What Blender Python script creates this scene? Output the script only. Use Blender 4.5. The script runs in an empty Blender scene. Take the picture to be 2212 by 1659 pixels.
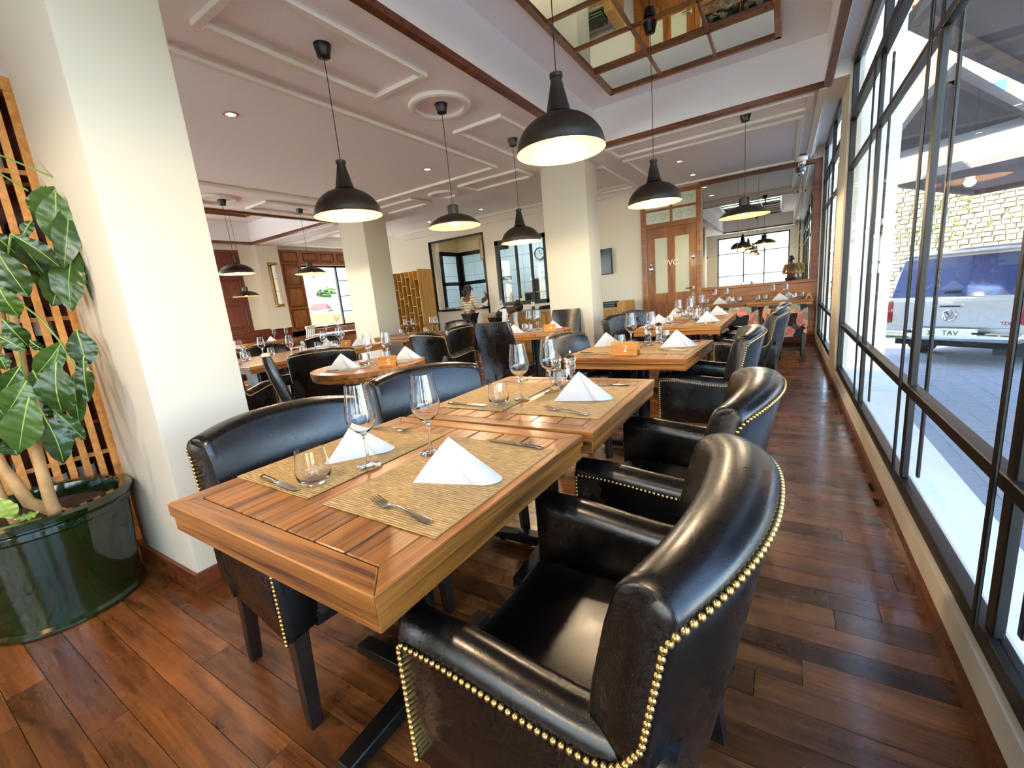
import bpy, bmesh, math, random
from mathutils import Vector, Matrix
random.seed(11)
S = bpy.context.scene
COL = S.collection
PI = math.pi

# ------------------------------------------------------------------ camera
EYE = Vector((0.0, 0.0, 1.2))
FPX, IW, IH = 928.0, 2212.0, 1659.0
_y, _p, _r = math.radians(-32.74), math.radians(-11.41), math.radians(5.43)
FWD = Vector((math.sin(_y) * math.cos(_p), math.cos(_y) * math.cos(_p), math.sin(_p)))
_rt = Vector((math.cos(_y), -math.sin(_y), 0)); _dn = FWD.cross(_rt)
RGT = _rt * math.cos(_r) + _dn * math.sin(_r)
DWN = _rt * -math.sin(_r) + _dn * math.cos(_r)
cd = bpy.data.cameras.new('camera'); cam = bpy.data.objects.new('camera', cd); COL.objects.link(cam)
cd.sensor_fit = 'HORIZONTAL'; cd.sensor_width = 36.0; cd.lens = 36.0 * FPX / IW
cd.clip_start = 0.02; cd.clip_end = 500
m3 = Matrix((RGT, -DWN, -FWD)).transposed()
cam.matrix_world = Matrix.Translation(EYE) @ m3.to_4x4()
S.camera = cam

# ------------------------------------------------------------------ world, sun, exposure
W = bpy.data.worlds.new('world'); S.world = W; W.use_nodes = True
nt = W.node_tree; nt.nodes.clear()
sky = nt.nodes.new('ShaderNodeTexSky'); sky.sky_type = 'NISHITA'; sky.sun_disc = False
sky.sun_elevation = math.radians(52); sky.sun_rotation = math.radians(245)
sky.air_density = 1.0; sky.dust_density = 0.6; sky.ozone_density = 1.6
bgn = nt.nodes.new('ShaderNodeBackground'); bgn.inputs[1].default_value = 1.25
won = nt.nodes.new('ShaderNodeOutputWorld')
wbn = nt.nodes.new('ShaderNodeMix'); wbn.data_type = 'RGBA'; wbn.blend_type = 'MULTIPLY'; wbn.inputs[0].default_value = 1; wbn.inputs[7].default_value = (1.03, 1.0, .94, 1)
nt.links.new(sky.outputs[0], wbn.inputs[6]); nt.links.new(wbn.outputs[2], bgn.inputs[0]); nt.links.new(bgn.outputs[0], won.inputs[0])
sl = bpy.data.lights.new('sun', 'SUN'); sl.energy = 14.0; sl.angle = math.radians(0.6); sl.color = (1, .93, .82)
so = bpy.data.objects.new('sun', sl); COL.objects.link(so)
SUNV = Vector((-.62, -.42, 1.0)).normalized()          # towards the sun
so.rotation_euler = SUNV.to_track_quat('Z', 'Y').to_euler(); so.location = (0, 0, 30)
vs = S.view_settings
vs.view_transform = 'Standard'; vs.look = 'None'; vs.exposure = 0.92; vs.gamma = 1.0; vs.use_curve_mapping = False
S.cycles.use_adaptive_sampling = True; S.cycles.adaptive_threshold = 0.06; S.cycles.adaptive_min_samples = 12
S.cycles.max_bounces = 9; S.cycles.transparent_max_bounces = 24; S.cycles.diffuse_bounces = 6
S.cycles.glossy_bounces = 5; S.cycles.caustics_reflective = False; S.cycles.caustics_refractive = True
S.cycles.sample_clamp_indirect = 10.0
S.cycles.use_denoising = True

def at(u, v, x=None, y=None, z=None):
    """point of the place seen at photo position u, v on the plane x=, y= or z="""
    d = RGT * ((u - IW / 2) / FPX) + DWN * ((v - IH / 2) / FPX) + FWD
    if x is not None: return EYE + d * ((x - EYE.x) / d.x)
    if y is not None: return EYE + d * ((y - EYE.y) / d.y)
    return EYE + d * ((z - EYE.z) / d.z)
def seen(p):
    q = Vector(p) - EYE; w = q.dot(FWD)
    if w < .05: return None
    return q.dot(RGT) / w * FPX + IW / 2, q.dot(DWN) / w * FPX + IH / 2, w

# ------------------------------------------------------------------ mesh builder
class MB:
    def __init__(s): s.v = []; s.f = []
    def add(s, vs_, fs):
        o = len(s.v); s.v += [tuple(p) for p in vs_]; s.f += [tuple(i + o for i in f) for f in fs]; return s
    def box(s, x0, x1, y0, y1, z0, z1):
        return s.add([(x0,y0,z0),(x1,y0,z0),(x1,y1,z0),(x0,y1,z0),(x0,y0,z1),(x1,y0,z1),(x1,y1,z1),(x0,y1,z1)],
                     [(0,3,2,1),(4,5,6,7),(0,1,5,4),(1,2,6,5),(2,3,7,6),(3,0,4,7)])
    def hexa(s, b, t):
        return s.add(list(b) + list(t), [(0,3,2,1),(4,5,6,7),(0,1,5,4),(1,2,6,5),(2,3,7,6),(3,0,4,7)])
    def loft(s, rings, cap=True, closed=True):
        n = len(rings[0]); vv = [p for r in rings for p in r]; ff = []
        for i in range(len(rings) - 1):
            for j in range(n if closed else n - 1):
                k = (j + 1) % n
                ff.append((i*n+j, i*n+k, (i+1)*n+k, (i+1)*n+j))
        if cap and closed:
            ff.append(tuple(range(n - 1, -1, -1))); ff.append(tuple((len(rings)-1)*n + j for j in range(n)))
        return s.add(vv, ff)
    def lathe(s, prof, n=24, c=(0,0,0), cap=False):
        rings = []
        for r, z in prof:
            r = max(r, 1e-5)
            rings.append([(c[0]+r*math.cos(2*PI*i/n), c[1]+r*math.sin(2*PI*i/n), c[2]+z) for i in range(n)])
        return s.loft(rings, cap)
    def tube(s, pts, r, n=8, cap=True):
        pts = [Vector(p) for p in pts]; rings = []
        rr = r if isinstance(r, (list, tuple)) else [r] * len(pts)
        up = None
        for i, p in enumerate(pts):
            t = (pts[min(i+1, len(pts)-1)] - pts[max(i-1, 0)]).normalized()
            if up is None:
                up = Vector((0,0,1)) if abs(t.z) < .9 else Vector((1,0,0))
            a = t.cross(up).normalized(); b = a.cross(t).normalized(); up = b
            rings.append([tuple(p + (a*math.cos(2*PI*k/n) + b*math.sin(2*PI*k/n)) * rr[i]) for k in range(n)])
        return s.loft(rings, cap)
    def cyl(s, p0, p1, r0, r1=None, n=12): return s.tube([p0, p1], [r0, r0 if r1 is None else r1], n)
    def ball(s, c, r, n=8, m=5, sc=(1,1,1)):
        rings = []
        for i in range(m + 1):
            a = -PI/2 + PI*i/m
            rings.append([(c[0]+max(math.cos(a),1e-3)*r*sc[0]*math.cos(2*PI*k/n), c[1]+max(math.cos(a),1e-3)*r*sc[1]*math.sin(2*PI*k/n), c[2]+r*sc[2]*math.sin(a)) for k in range(n)])
        return s.loft(rings)
    def prism(s, poly, z0, z1):
        n = len(poly)
        return s.add([(x,y,z0) for x,y in poly] + [(x,y,z1) for x,y in poly],
                     [tuple(range(n-1,-1,-1)), tuple(range(n,2*n))] + [(i,(i+1)%n,n+(i+1)%n,n+i) for i in range(n)])
    def mesh(s, name, mat=None, smooth=40, bevel=0, seg=1):
        me = bpy.data.meshes.new(name); me.from_pydata(s.v, [], s.f); me.update()
        if bevel:
            b = bmesh.new(); b.from_mesh(me)
            bmesh.ops.remove_doubles(b, verts=b.verts, dist=1e-6)
            es = [e for e in b.edges if len(e.link_faces) == 2 and e.calc_face_angle(0) > .6]
            bmesh.ops.bevel(b, geom=es, offset=bevel, segments=seg, affect='EDGES', profile=.5, clamp_overlap=True)
            b.to_mesh(me); b.free()
        if smooth:
            me.polygons.foreach_set('use_smooth', [True] * len(me.polygons)); me.set_sharp_from_angle(angle=math.radians(smooth))
        if mat: me.materials.append(mat)
        me.validate()
        return me
    def build(s, name, mat, parent=None, loc=(0,0,0), rot=(0,0,0), smooth=40, bevel=0, seg=1):
        return put(name, s.mesh(name, mat, smooth, bevel, seg), parent, loc, rot)
def put(name, me, parent=None, loc=(0,0,0), rot=(0,0,0)):
    o = bpy.data.objects.new(name, me); COL.objects.link(o); o.parent = parent
    o.location = loc; o.rotation_euler = rot; return o
def tag(o, label, cat, group=None):
    o['label'] = label; o['category'] = cat
    if group: o['group'] = group
    return o
def thing(name, label, cat, loc=(0,0,0), rz=0, group=None):
    o = bpy.data.objects.new(name, None); COL.objects.link(o); o.empty_display_size = .1
    o.location = loc; o.rotation_euler = (0,0,rz); return tag(o, label, cat, group)
def struct(o, label=None):
    o['kind'] = 'structure'
    if label: o['label'] = label
    return o
def stuff(o): o['kind'] = 'stuff'; return o
def semp(name, loc=(0,0,0)):
    o = bpy.data.objects.new(name, None); COL.objects.link(o); o.location = loc; o.empty_display_size = .1; return struct(o)
KIDS = {}
def dup(root, loc, rz, label, group=None):
    def cp(o, par):
        c = o.copy(); COL.objects.link(c); c.parent = par
        if par is not None and 'label' in o.keys() and False: pass
        for ch in [k for k in o.children if not k.get('_skip')]: cp(ch, c)
        return c
    r = cp(root, None); r.location = loc; r.rotation_euler = (0,0,rz); r['label'] = label
    if group: r['group'] = group
    return r

# ------------------------------------------------------------------ materials
def nmat(name):
    m = bpy.data.materials.new(name); m.use_nodes = True; t = m.node_tree
    return m, t, t.nodes['Principled BSDF']
def rgb(h, a=1):
    if isinstance(h, str):
        c = [int(h[i:i+2], 16) / 255 for i in (0, 2, 4)]
        c = [x / 12.92 if x <= .04045 else ((x + .055) / 1.055) ** 2.4 for x in c]
        return (*c, a)
    return (*h[:3], a)
def N(t, kind, **kw):
    n = t.nodes.new(kind)
    for k, v in kw.items(): setattr(n, k, v)
    return n
def bump(t, b, src, strength, dist=.01):
    n = N(t, 'ShaderNodeBump'); n.inputs['Strength'].default_value = strength; n.inputs['Distance'].default_value = dist
    t.links.new(src, n.inputs['Height']); t.links.new(n.outputs[0], b.inputs['Normal'])
def plain(name, col, rough=.5, metal=0, coat=0, emit=None, es=0, spec=None, bscale=0, bstr=.1, var=0, vscale=3):
    m, t, b = nmat(name)
    b.inputs['Base Color'].default_value = rgb(col); b.inputs['Roughness'].default_value = rough; b.inputs['Metallic'].default_value = metal
    b.inputs['Coat Weight'].default_value = coat; b.inputs['Coat Roughness'].default_value = .08
    if spec is not None: b.inputs['Specular IOR Level'].default_value = spec
    if emit: b.inputs['Emission Color'].default_value = rgb(emit); b.inputs['Emission Strength'].default_value = es
    if bscale or var:
        tc = N(t, 'ShaderNodeTexCoord')
        if bscale:
            nz = N(t, 'ShaderNodeTexNoise'); nz.inputs['Scale'].default_value = bscale; nz.inputs['Detail'].default_value = 6
            t.links.new(tc.outputs['Object'], nz.inputs['Vector']); bump(t, b, nz.outputs[0], bstr)
        if var:
            n2 = N(t, 'ShaderNodeTexNoise'); n2.inputs['Scale'].default_value = vscale; n2.inputs['Detail'].default_value = 5
            t.links.new(tc.outputs['Object'], n2.inputs['Vector'])
            mx = N(t, 'ShaderNodeMix', data_type='RGBA', blend_type='MULTIPLY'); mx.inputs[0].default_value = 1
            rp = N(t, 'ShaderNodeMapRange'); rp.inputs[1].default_value = .3; rp.inputs[2].default_value = .7; rp.inputs[3].default_value = 1 - var; rp.inputs[4].default_value = 1 + var * .3
            t.links.new(n2.outputs[0], rp.inputs[0]); mx.inputs[6].default_value = rgb(col); t.links.new(rp.outputs[0], mx.inputs[7])
            t.links.new(mx.outputs[2], b.inputs['Base Color'])
    return m
def wood(name, dark, light, rough=.35, coat=.3, gl=14, gw=160, rnd=.35, bstr=.12, worn=0, axis='x', r0=.48, r1=.82):
    """grain along the object's own x axis; every piece takes its own tone"""
    m, t, b = nmat(name)
    tc = N(t, 'ShaderNodeTexCoord'); oi = N(t, 'ShaderNodeObjectInfo'); ge = N(t, 'ShaderNodeNewGeometry')
    ad = N(t, 'ShaderNodeMath', operation='ADD'); fr = N(t, 'ShaderNodeMath', operation='FRACT')
    t.links.new(oi.outputs['Random'], ad.inputs[0]); t.links.new(ge.outputs['Random Per Island'], ad.inputs[1]); t.links.new(ad.outputs[0], fr.inputs[0])
    mu = N(t, 'ShaderNodeMath', operation='MULTIPLY'); mu.inputs[1].default_value = 53; t.links.new(fr.outputs[0], mu.inputs[0])
    va = N(t, 'ShaderNodeVectorMath', operation='ADD'); t.links.new(tc.outputs['Object'], va.inputs[0]); t.links.new(mu.outputs[0], va.inputs[1])
    mp = N(t, 'ShaderNodeMapping'); mp.inputs['Scale'].default_value = (gl * .12, gw * .12, gw * .12) if axis == 'x' else (gw * .12, gw * .12, gl * .12); t.links.new(va.outputs[0], mp.inputs[0])
    n1 = N(t, 'ShaderNodeTexNoise'); n1.inputs['Scale'].default_value = 1; n1.inputs['Detail'].default_value = 8; n1.inputs['Roughness'].default_value = .65; n1.inputs['Distortion'].default_value = 1.2
    t.links.new(mp.outputs[0], n1.inputs[0])
    mp2 = N(t, 'ShaderNodeMapping'); mp2.inputs['Scale'].default_value = (gl * .6, gw * 1.6, gw * 1.6) if axis == 'x' else (gw * 1.6, gw * 1.6, gl * .6); t.links.new(va.outputs[0], mp2.inputs[0])
    n2 = N(t, 'ShaderNodeTexNoise'); n2.inputs['Scale'].default_value = 1; n2.inputs['Detail'].default_value = 4; t.links.new(mp2.outputs[0], n2.inputs[0])
    mix = N(t, 'ShaderNodeMath', operation='MULTIPLY_ADD'); mix.inputs[1].default_value = .35; t.links.new(n2.outputs[0], mix.inputs[0]); t.links.new(n1.outputs[0], mix.inputs[2])
    cr = N(t, 'ShaderNodeValToRGB'); cr.color_ramp.elements[0].position = r0; cr.color_ramp.elements[1].position = r1
    cr.color_ramp.elements[0].color = rgb(dark); cr.color_ramp.elements[1].color = rgb(light); t.links.new(mix.outputs[0], cr.inputs[0])
    mr = N(t, 'ShaderNodeMapRange'); mr.inputs[3].default_value = 1 - rnd; mr.inputs[4].default_value = 1 + rnd * .45; t.links.new(fr.outputs[0], mr.inputs[0])
    mm = N(t, 'ShaderNodeMix', data_type='RGBA', blend_type='MULTIPLY'); mm.inputs[0].default_value = 1
    t.links.new(cr.outputs[0], mm.inputs[6]); t.links.new(mr.outputs[0], mm.inputs[7]); last = mm.outputs[2]
    b.inputs['Roughness'].default_value = rough
    if worn:
        n3 = N(t, 'ShaderNodeTexNoise'); n3.inputs['Scale'].default_value = 5; n3.inputs['Detail'].default_value = 7; t.links.new(va.outputs[0], n3.inputs[0])
        r3 = N(t, 'ShaderNodeMapRange'); r3.inputs[1].default_value = .35; r3.inputs[2].default_value = .7; r3.inputs[3].default_value = rough; r3.inputs[4].default_value = rough + worn
        t.links.new(n3.outputs[0], r3.inputs[0]); t.links.new(r3.outputs[0], b.inputs['Roughness'])
    t.links.new(last, b.inputs['Base Color'])
    b.inputs['Coat Weight'].default_value = coat; b.inputs['Coat Roughness'].default_value = .12
    bump(t, b, n2.outputs[0], bstr, .002)
    return m
def glassy(name, tint=(1,1,1), lo=.04, hi=.75, powr=3.0, rough=.0):
    """thin clear glass: light passes, the surface reflects more towards its edge"""
    m = bpy.data.materials.new(name); m.use_nodes = True; t = m.node_tree; t.nodes.clear()
    o = N(t, 'ShaderNodeOutputMaterial'); tr = N(t, 'ShaderNodeBsdfTransparent'); tr.inputs[0].default_value = rgb(tint)
    gl = N(t, 'ShaderNodeBsdfGlossy'); gl.inputs['Roughness'].default_value = rough; gl.inputs[0].default_value = (1,1,1,1)
    lw = N(t, 'ShaderNodeLayerWeight'); lw.inputs[0].default_value = .5
    pw = N(t, 'ShaderNodeMath', operation='POWER'); pw.inputs[1].default_value = powr; t.links.new(lw.outputs['Facing'], pw.inputs[0])
    mr = N(t, 'ShaderNodeMapRange'); mr.inputs[3].default_value = lo; mr.inputs[4].default_value = hi; t.links.new(pw.outputs[0], mr.inputs[0])
    mx = N(t, 'ShaderNodeMixShader'); t.links.new(mr.outputs[0], mx.inputs[0]); t.links.new(tr.outputs[0], mx.inputs[1]); t.links.new(gl.outputs[0], mx.inputs[2])
    t.links.new(mx.outputs[0], o.inputs[0]); return m
def realglass(name):
    m = bpy.data.materials.new(name); m.use_nodes = True; t = m.node_tree; t.nodes.clear()
    o = N(t, 'ShaderNodeOutputMaterial'); g = N(t, 'ShaderNodeBsdfGlass'); g.inputs['IOR'].default_value = 1.47; g.inputs['Roughness'].default_value = 0
    g.inputs['Color'].default_value = (.99, .99, .99, 1); t.links.new(g.outputs[0], o.inputs[0]); return m
def leather(name, col, rough=.3):
    m, t, b = nmat(name); tc = N(t, 'ShaderNodeTexCoord')
    b.inputs['Base Color'].default_value = rgb(col)
    vo = N(t, 'ShaderNodeTexVoronoi', feature='DISTANCE_TO_EDGE'); vo.inputs['Scale'].default_value = 62
    nz = N(t, 'ShaderNodeTexNoise'); nz.inputs['Scale'].default_value = 9; nz.inputs['Detail'].default_value = 5
    va = N(t, 'ShaderNodeVectorMath', operation='MULTIPLY_ADD'); va.inputs[1].default_value = (.25,.25,.25)
    t.links.new(tc.outputs['Object'], nz.inputs[0]); t.links.new(nz.outputs[1], va.inputs[0]); t.links.new(tc.outputs['Object'], va.inputs[2])
    t.links.new(va.outputs[0], vo.inputs['Vector'])
    rp = N(t, 'ShaderNodeMapRange'); rp.inputs[1].default_value = 0; rp.inputs[2].default_value = .035; t.links.new(vo.outputs['Distance'], rp.inputs[0])
    n2 = N(t, 'ShaderNodeTexNoise'); n2.inputs['Scale'].default_value = 240; n2.inputs['Detail'].default_value = 3; t.links.new(tc.outputs['Object'], n2.inputs[0])
    ad = N(t, 'ShaderNodeMath', operation='MULTIPLY_ADD'); ad.inputs[1].default_value = .35; t.links.new(n2.outputs[0], ad.inputs[0]); t.links.new(rp.outputs[0], ad.inputs[2])
    rr = N(t, 'ShaderNodeMapRange'); rr.inputs[1].default_value = .35; rr.inputs[2].default_value = .7; rr.inputs[3].default_value = rough - .02; rr.inputs[4].default_value = rough + .05
    t.links.new(nz.outputs[0], rr.inputs[0]); t.links.new(rr.outputs[0], b.inputs['Roughness'])
    b.inputs['Specular IOR Level'].default_value = .6
    bump(t, b, ad.outputs[0], .09, .002); return m

M = {}
M['wall'] = plain('wall_paint', 'ded6c6', .75, bscale=30, bstr=.03)
M['column'] = plain('column_paint', 'c6bfaf', .6, bscale=14, bstr=.04)
M['ceil'] = plain('ceiling_paint', 'f2f0ee', .8, bscale=55, bstr=.12)
M['mould'] = plain('moulding_paint', 'e9e4da', .6)
M['floor'] = wood('floor_plank_wood', '3f2010', '875026', rough=.2, coat=.35, gl=9, gw=75, rnd=.5, bstr=.06, worn=.2)
M['gap'] = plain('floor_gap', '120a06', .8)
M['table'] = wood('table_wood', '4a2208', 'aa6c2a', r0=.5, r1=.8, rough=.36, coat=.15, gl=7, gw=150, rnd=.22, bstr=.25, worn=.12)
M['trimwood'] = wood('trim_wood', '4a200c', '7c401e', rough=.4, coat=.2, rnd=.15)
M['panelwood'] = wood('panel_wood', '6a3a14', 'a8692e', rough=.35, coat=.3, rnd=.18)
M['darkpanel'] = wood('dark_panel_wood', '4c1c0c', '7a3418', rough=.35, coat=.3, rnd=.15)
M['oak'] = wood('pale_oak', '9c6a28', 'c8964a', rough=.5, coat=.05, rnd=.15, axis='z')
M['panelv'] = wood('panel_wood_upright', '6a3a14', 'a8692e', rough=.35, coat=.3, rnd=.18, axis='z')
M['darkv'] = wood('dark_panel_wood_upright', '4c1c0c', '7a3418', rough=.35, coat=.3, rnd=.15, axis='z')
M['lattice'] = wood('lattice_pine', 'b07434', 'd69c58', rough=.55, coat=.0, rnd=.12)
M['legwood'] = wood('black_stained_wood', '120c0a', '241a16', rough=.35, coat=.2, rnd=.2)
M['leather'] = leather('black_leather', '0b0a0a', .27)
M['seatleather'] = leather('black_seat_leather', '0b0a09', .3)
M['brass'] = plain('brass', 'bfa063', .28, 1)
M['steel'] = plain('cutlery_steel', 'c9c4ba', .16, 1)
M['chrome'] = plain('chrome', 'd8d8d8', .08, 1)
M['blackmetal'] = plain('black_metal', '14110f', .38, .3)
M['barmetal'] = plain('window_bar_metal', '0c0b09', .45, .1)
M['lampblack'] = plain('lamp_enamel', '2a231d', .42, .35)
M['lampin'] = plain('lamp_inside', '937248', .45)
M['bulb'] = plain('bulb_glow', 'fff2d8', .4, emit='ffd694', es=30)
M['spot'] = plain('downlight_glow', 'fff2d8', .4, emit='ffdfa6', es=14)
M['glass'] = realglass('clear_glassware')
M['pane'] = glassy('window_glass', (.985,.99,.985), .015, .26, 5)
M['mirror'] = plain('mirror', 'd6d8d0', .015, 1)
M['frost'] = plain('frosted_glass', 'c6cdbd', .35)
M['frostlit'] = None
M['napkin'] = plain('napkin_cotton', 'c8c6c5', .85, bscale=300, bstr=.08)
M['pot'] = plain('green_glaze', '14260d', .1, coat=.8, var=.5, vscale=6)
M['soil'] = plain('soil', '3a2a1c', .95, bscale=60, bstr=.8)
M['bark'] = plain('plant_bark', 'b08a5c', .8, bscale=40, bstr=.4, var=.3, vscale=12)
M['petiole'] = plain('petiole', '6b8a38', .5)
M['white'] = plain('white_paint', 'eceae4', .5)
M['black'] = plain('black_plastic', '0c0c0d', .35)
M['skin'] = plain('skin', '6b3f28', .6)
M['hair'] = plain('hair', '0d0908', .5)
M['cream'] = plain('cream_wall', 'e6d2a4', .8)
M['tile'] = None
def special():
    # woven placemat: fine threads along x, stacked along y
    m, t, b = nmat('woven_placemat'); tc = N(t, 'ShaderNodeTexCoord')
    wv = N(t, 'ShaderNodeTexWave', wave_type='BANDS', bands_direction='Y'); wv.inputs['Scale'].default_value = 42; wv.inputs['Distortion'].default_value = .6; wv.inputs['Detail'].default_value = 2
    t.links.new(tc.outputs['Object'], wv.inputs[0])
    mp = N(t, 'ShaderNodeMapping'); mp.inputs['Scale'].default_value = (28, 330, 1); t.links.new(tc.outputs['Object'], mp.inputs[0])
    nz = N(t, 'ShaderNodeTexNoise'); nz.inputs['Scale'].default_value = 1; nz.inputs['Detail'].default_value = 3; t.links.new(mp.outputs[0], nz.inputs[0])
    cr = N(t, 'ShaderNodeValToRGB'); e = cr.color_ramp.elements; e[0].position = .3; e[0].color = rgb('8a6b38'); e[1].position = .72; e[1].color = rgb('dcc08a')
    k = cr.color_ramp.elements.new(.52); k.color = rgb('bb985e'); t.links.new(nz.outputs[0], cr.inputs[0])
    mm = N(t, 'ShaderNodeMix', data_type='RGBA', blend_type='MULTIPLY'); mm.inputs[0].default_value = .45
    t.links.new(cr.outputs[0], mm.inputs[6]); t.links.new(wv.outputs[0], mm.inputs[7]); t.links.new(mm.outputs[2], b.inputs['Base Color'])
    b.inputs['Roughness'].default_value = .7; bump(t, b, wv.outputs[1], .5, .002); M['mat'] = m
    # leaf
    m, t, b = nmat('glossy_leaf'); tc = N(t, 'ShaderNodeTexCoord'); oi = N(t, 'ShaderNodeObjectInfo')
    cr = N(t, 'ShaderNodeValToRGB'); e = cr.color_ramp.elements; e[0].color = rgb('1a2c10'); e[1].color = rgb('526c2c'); k = e.new(.6); k.color = rgb('324c1a')
    nz = N(t, 'ShaderNodeTexNoise'); nz.inputs['Scale'].default_value = 14; t.links.new(tc.outputs['Object'], nz.inputs[0])
    ad = N(t, 'ShaderNodeMath', operation='MULTIPLY_ADD'); ad.inputs[1].default_value = .45; t.links.new(nz.outputs[0], ad.inputs[0])
    ml = N(t, 'ShaderNodeMath', operation='MULTIPLY'); ml.inputs[1].default_value = .6; t.links.new(oi.outputs['Random'], ml.inputs[0]); t.links.new(ml.outputs[0], ad.inputs[2])
    t.links.new(ad.outputs[0], cr.inputs[0]); t.links.new(cr.outputs[0], b.inputs['Base Color'])
    b.inputs['Roughness'].default_value = .32; b.inputs['Subsurface Weight'].default_value = .0
    wv = N(t, 'ShaderNodeTexWave', wave_type='BANDS', bands_direction='DIAGONAL'); wv.inputs['Scale'].default_value = 14; wv.inputs['Distortion'].default_value = 3; t.links.new(tc.outputs['Object'], wv.inputs[0])
    bump(t, b, wv.outputs[1], .25, .004); M['leaf'] = m
    # tapestry flowers
    m, t, b = nmat('floral_tapestry'); tc = N(t, 'ShaderNodeTexCoord')
    nz = N(t, 'ShaderNodeTexNoise'); nz.inputs['Scale'].default_value = 7; nz.inputs['Detail'].default_value = 3; t.links.new(tc.outputs['Object'], nz.inputs[0])
    va = N(t, 'ShaderNodeVectorMath', operation='MULTIPLY_ADD'); va.inputs[1].default_value = (.16,.16,.16); t.links.new(nz.outputs[1], va.inputs[0]); t.links.new(tc.outputs['Object'], va.inputs[2])
    v1 = N(t, 'ShaderNodeTexVoronoi'); v1.inputs['Scale'].default_value = 9; t.links.new(va.outputs[0], v1.inputs['Vector'])
    v2 = N(t, 'ShaderNodeTexVoronoi'); v2.inputs['Scale'].default_value = 26; t.links.new(va.outputs[0], v2.inputs['Vector'])
    c1 = N(t, 'ShaderNodeValToRGB'); c1.color_ramp.interpolation = 'CONSTANT'; e = c1.color_ramp.elements
    e[0].position = 0; e[0].color = rgb('22262e'); e[1].position = .3; e[1].color = rgb('8a8f7a')
    for p_, c_ in ((.5, 'a9a88e'), (.66, '4b4f4c'), (.76, 'd98f7c'), (.9, 'c86f66')):
        k = e.new(p_); k.color = rgb(c_)
    sp = N(t, 'ShaderNodeSeparateColor'); t.links.new(v1.outputs['Color'], sp.inputs[0]); t.links.new(sp.outputs[0], c1.inputs[0])
    sp2 = N(t, 'ShaderNodeSeparateColor'); t.links.new(v2.outputs['Color'], sp2.inputs[0])
    mr = N(t, 'ShaderNodeMapRange'); mr.inputs[3].default_value = .55; mr.inputs[4].default_value = 1.25; t.links.new(sp2.outputs[1], mr.inputs[0])
    mm = N(t, 'ShaderNodeMix', data_type='RGBA', blend_type='MULTIPLY'); mm.inputs[0].default_value = 1; t.links.new(c1.outputs[0], mm.inputs[6]); t.links.new(mr.outputs[0], mm.inputs[7])
    t.links.new(mm.outputs[2], b.inputs['Base Color']); b.inputs['Roughness'].default_value = .9; M['floral'] = m
    # stripes on a knitted jumper (stripe bands by height)
    m, t, b = nmat('striped_knit'); tc = N(t, 'ShaderNodeTexCoord')
    wv = N(t, 'ShaderNodeTexWave', wave_type='BANDS', bands_direction='Z'); wv.inputs['Scale'].default_value = 5.2; wv.inputs['Distortion'].default_value = .3; t.links.new(tc.outputs['Object'], wv.inputs[0])
    cr = N(t, 'ShaderNodeValToRGB'); cr.color_ramp.interpolation = 'CONSTANT'; e = cr.color_ramp.elements; e[0].color = rgb('4a3c34'); e[1].position = .1; e[1].color = rgb('d8c8ac')
    t.links.new(wv.outputs[0], cr.inputs[0]); t.links.new(cr.outputs[0], b.inputs['Base Color']); b.inputs['Roughness'].default_value = .9; M['stripes'] = m
    # kitchen wall tiles
    m, t, b = nmat('kitchen_tile'); tc = N(t, 'ShaderNodeTexCoord'); br = N(t, 'ShaderNodeTexBrick'); br.offset = 0
    br.inputs['Scale'].default_value = 1; br.inputs['Brick Width'].default_value = .6; br.inputs['Row Height'].default_value = .4; br.inputs['Mortar Size'].default_value = .006
    br.inputs['Color1'].default_value = rgb('dde6e8'); br.inputs['Color2'].default_value = rgb('d8e3e6'); br.inputs['Mortar'].default_value = rgb('8c9aa0')
    mp = N(t, 'ShaderNodeMapping'); mp.inputs['Rotation'].default_value = (PI/2, 0, 0); t.links.new(tc.outputs['Object'], mp.inputs[0]); t.links.new(mp.outputs[0], br.inputs[0])
    t.links.new(br.outputs[0], b.inputs['Base Color']); b.inputs['Roughness'].default_value = .3; M['tile'] = m
    # frosted window: daylight soaks through
    m = bpy.data.materials.new('frosted_window'); m.use_nodes = True; t = m.node_tree; t.nodes.clear()
    o = N(t, 'ShaderNodeOutputMaterial'); tl = N(t, 'ShaderNodeBsdfTranslucent'); tl.inputs[0].default_value = rgb('eef2f2')
    df = N(t, 'ShaderNodeBsdfDiffuse'); df.inputs[0].default_value = rgb('e8ecec'); mx = N(t, 'ShaderNodeMixShader'); mx.inputs[0].default_value = .08
    t.links.new(tl.outputs[0], mx.inputs[1]); t.links.new(df.outputs[0], mx.inputs[2]); t.links.new(mx.outputs[0], o.inputs[0]); M['frostlit'] = m
special()

ZC, ZH, YB, XL, XR, YN = 2.886, 3.30, 8.77, -10.26, .46, -3.0
def boxes(name, mat, lst, parent=None, bevel=0, smooth=0):
    b = MB()
    for q in lst: b.box(*q)
    return b.build(name, mat, parent, bevel=bevel, smooth=smooth)

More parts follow.
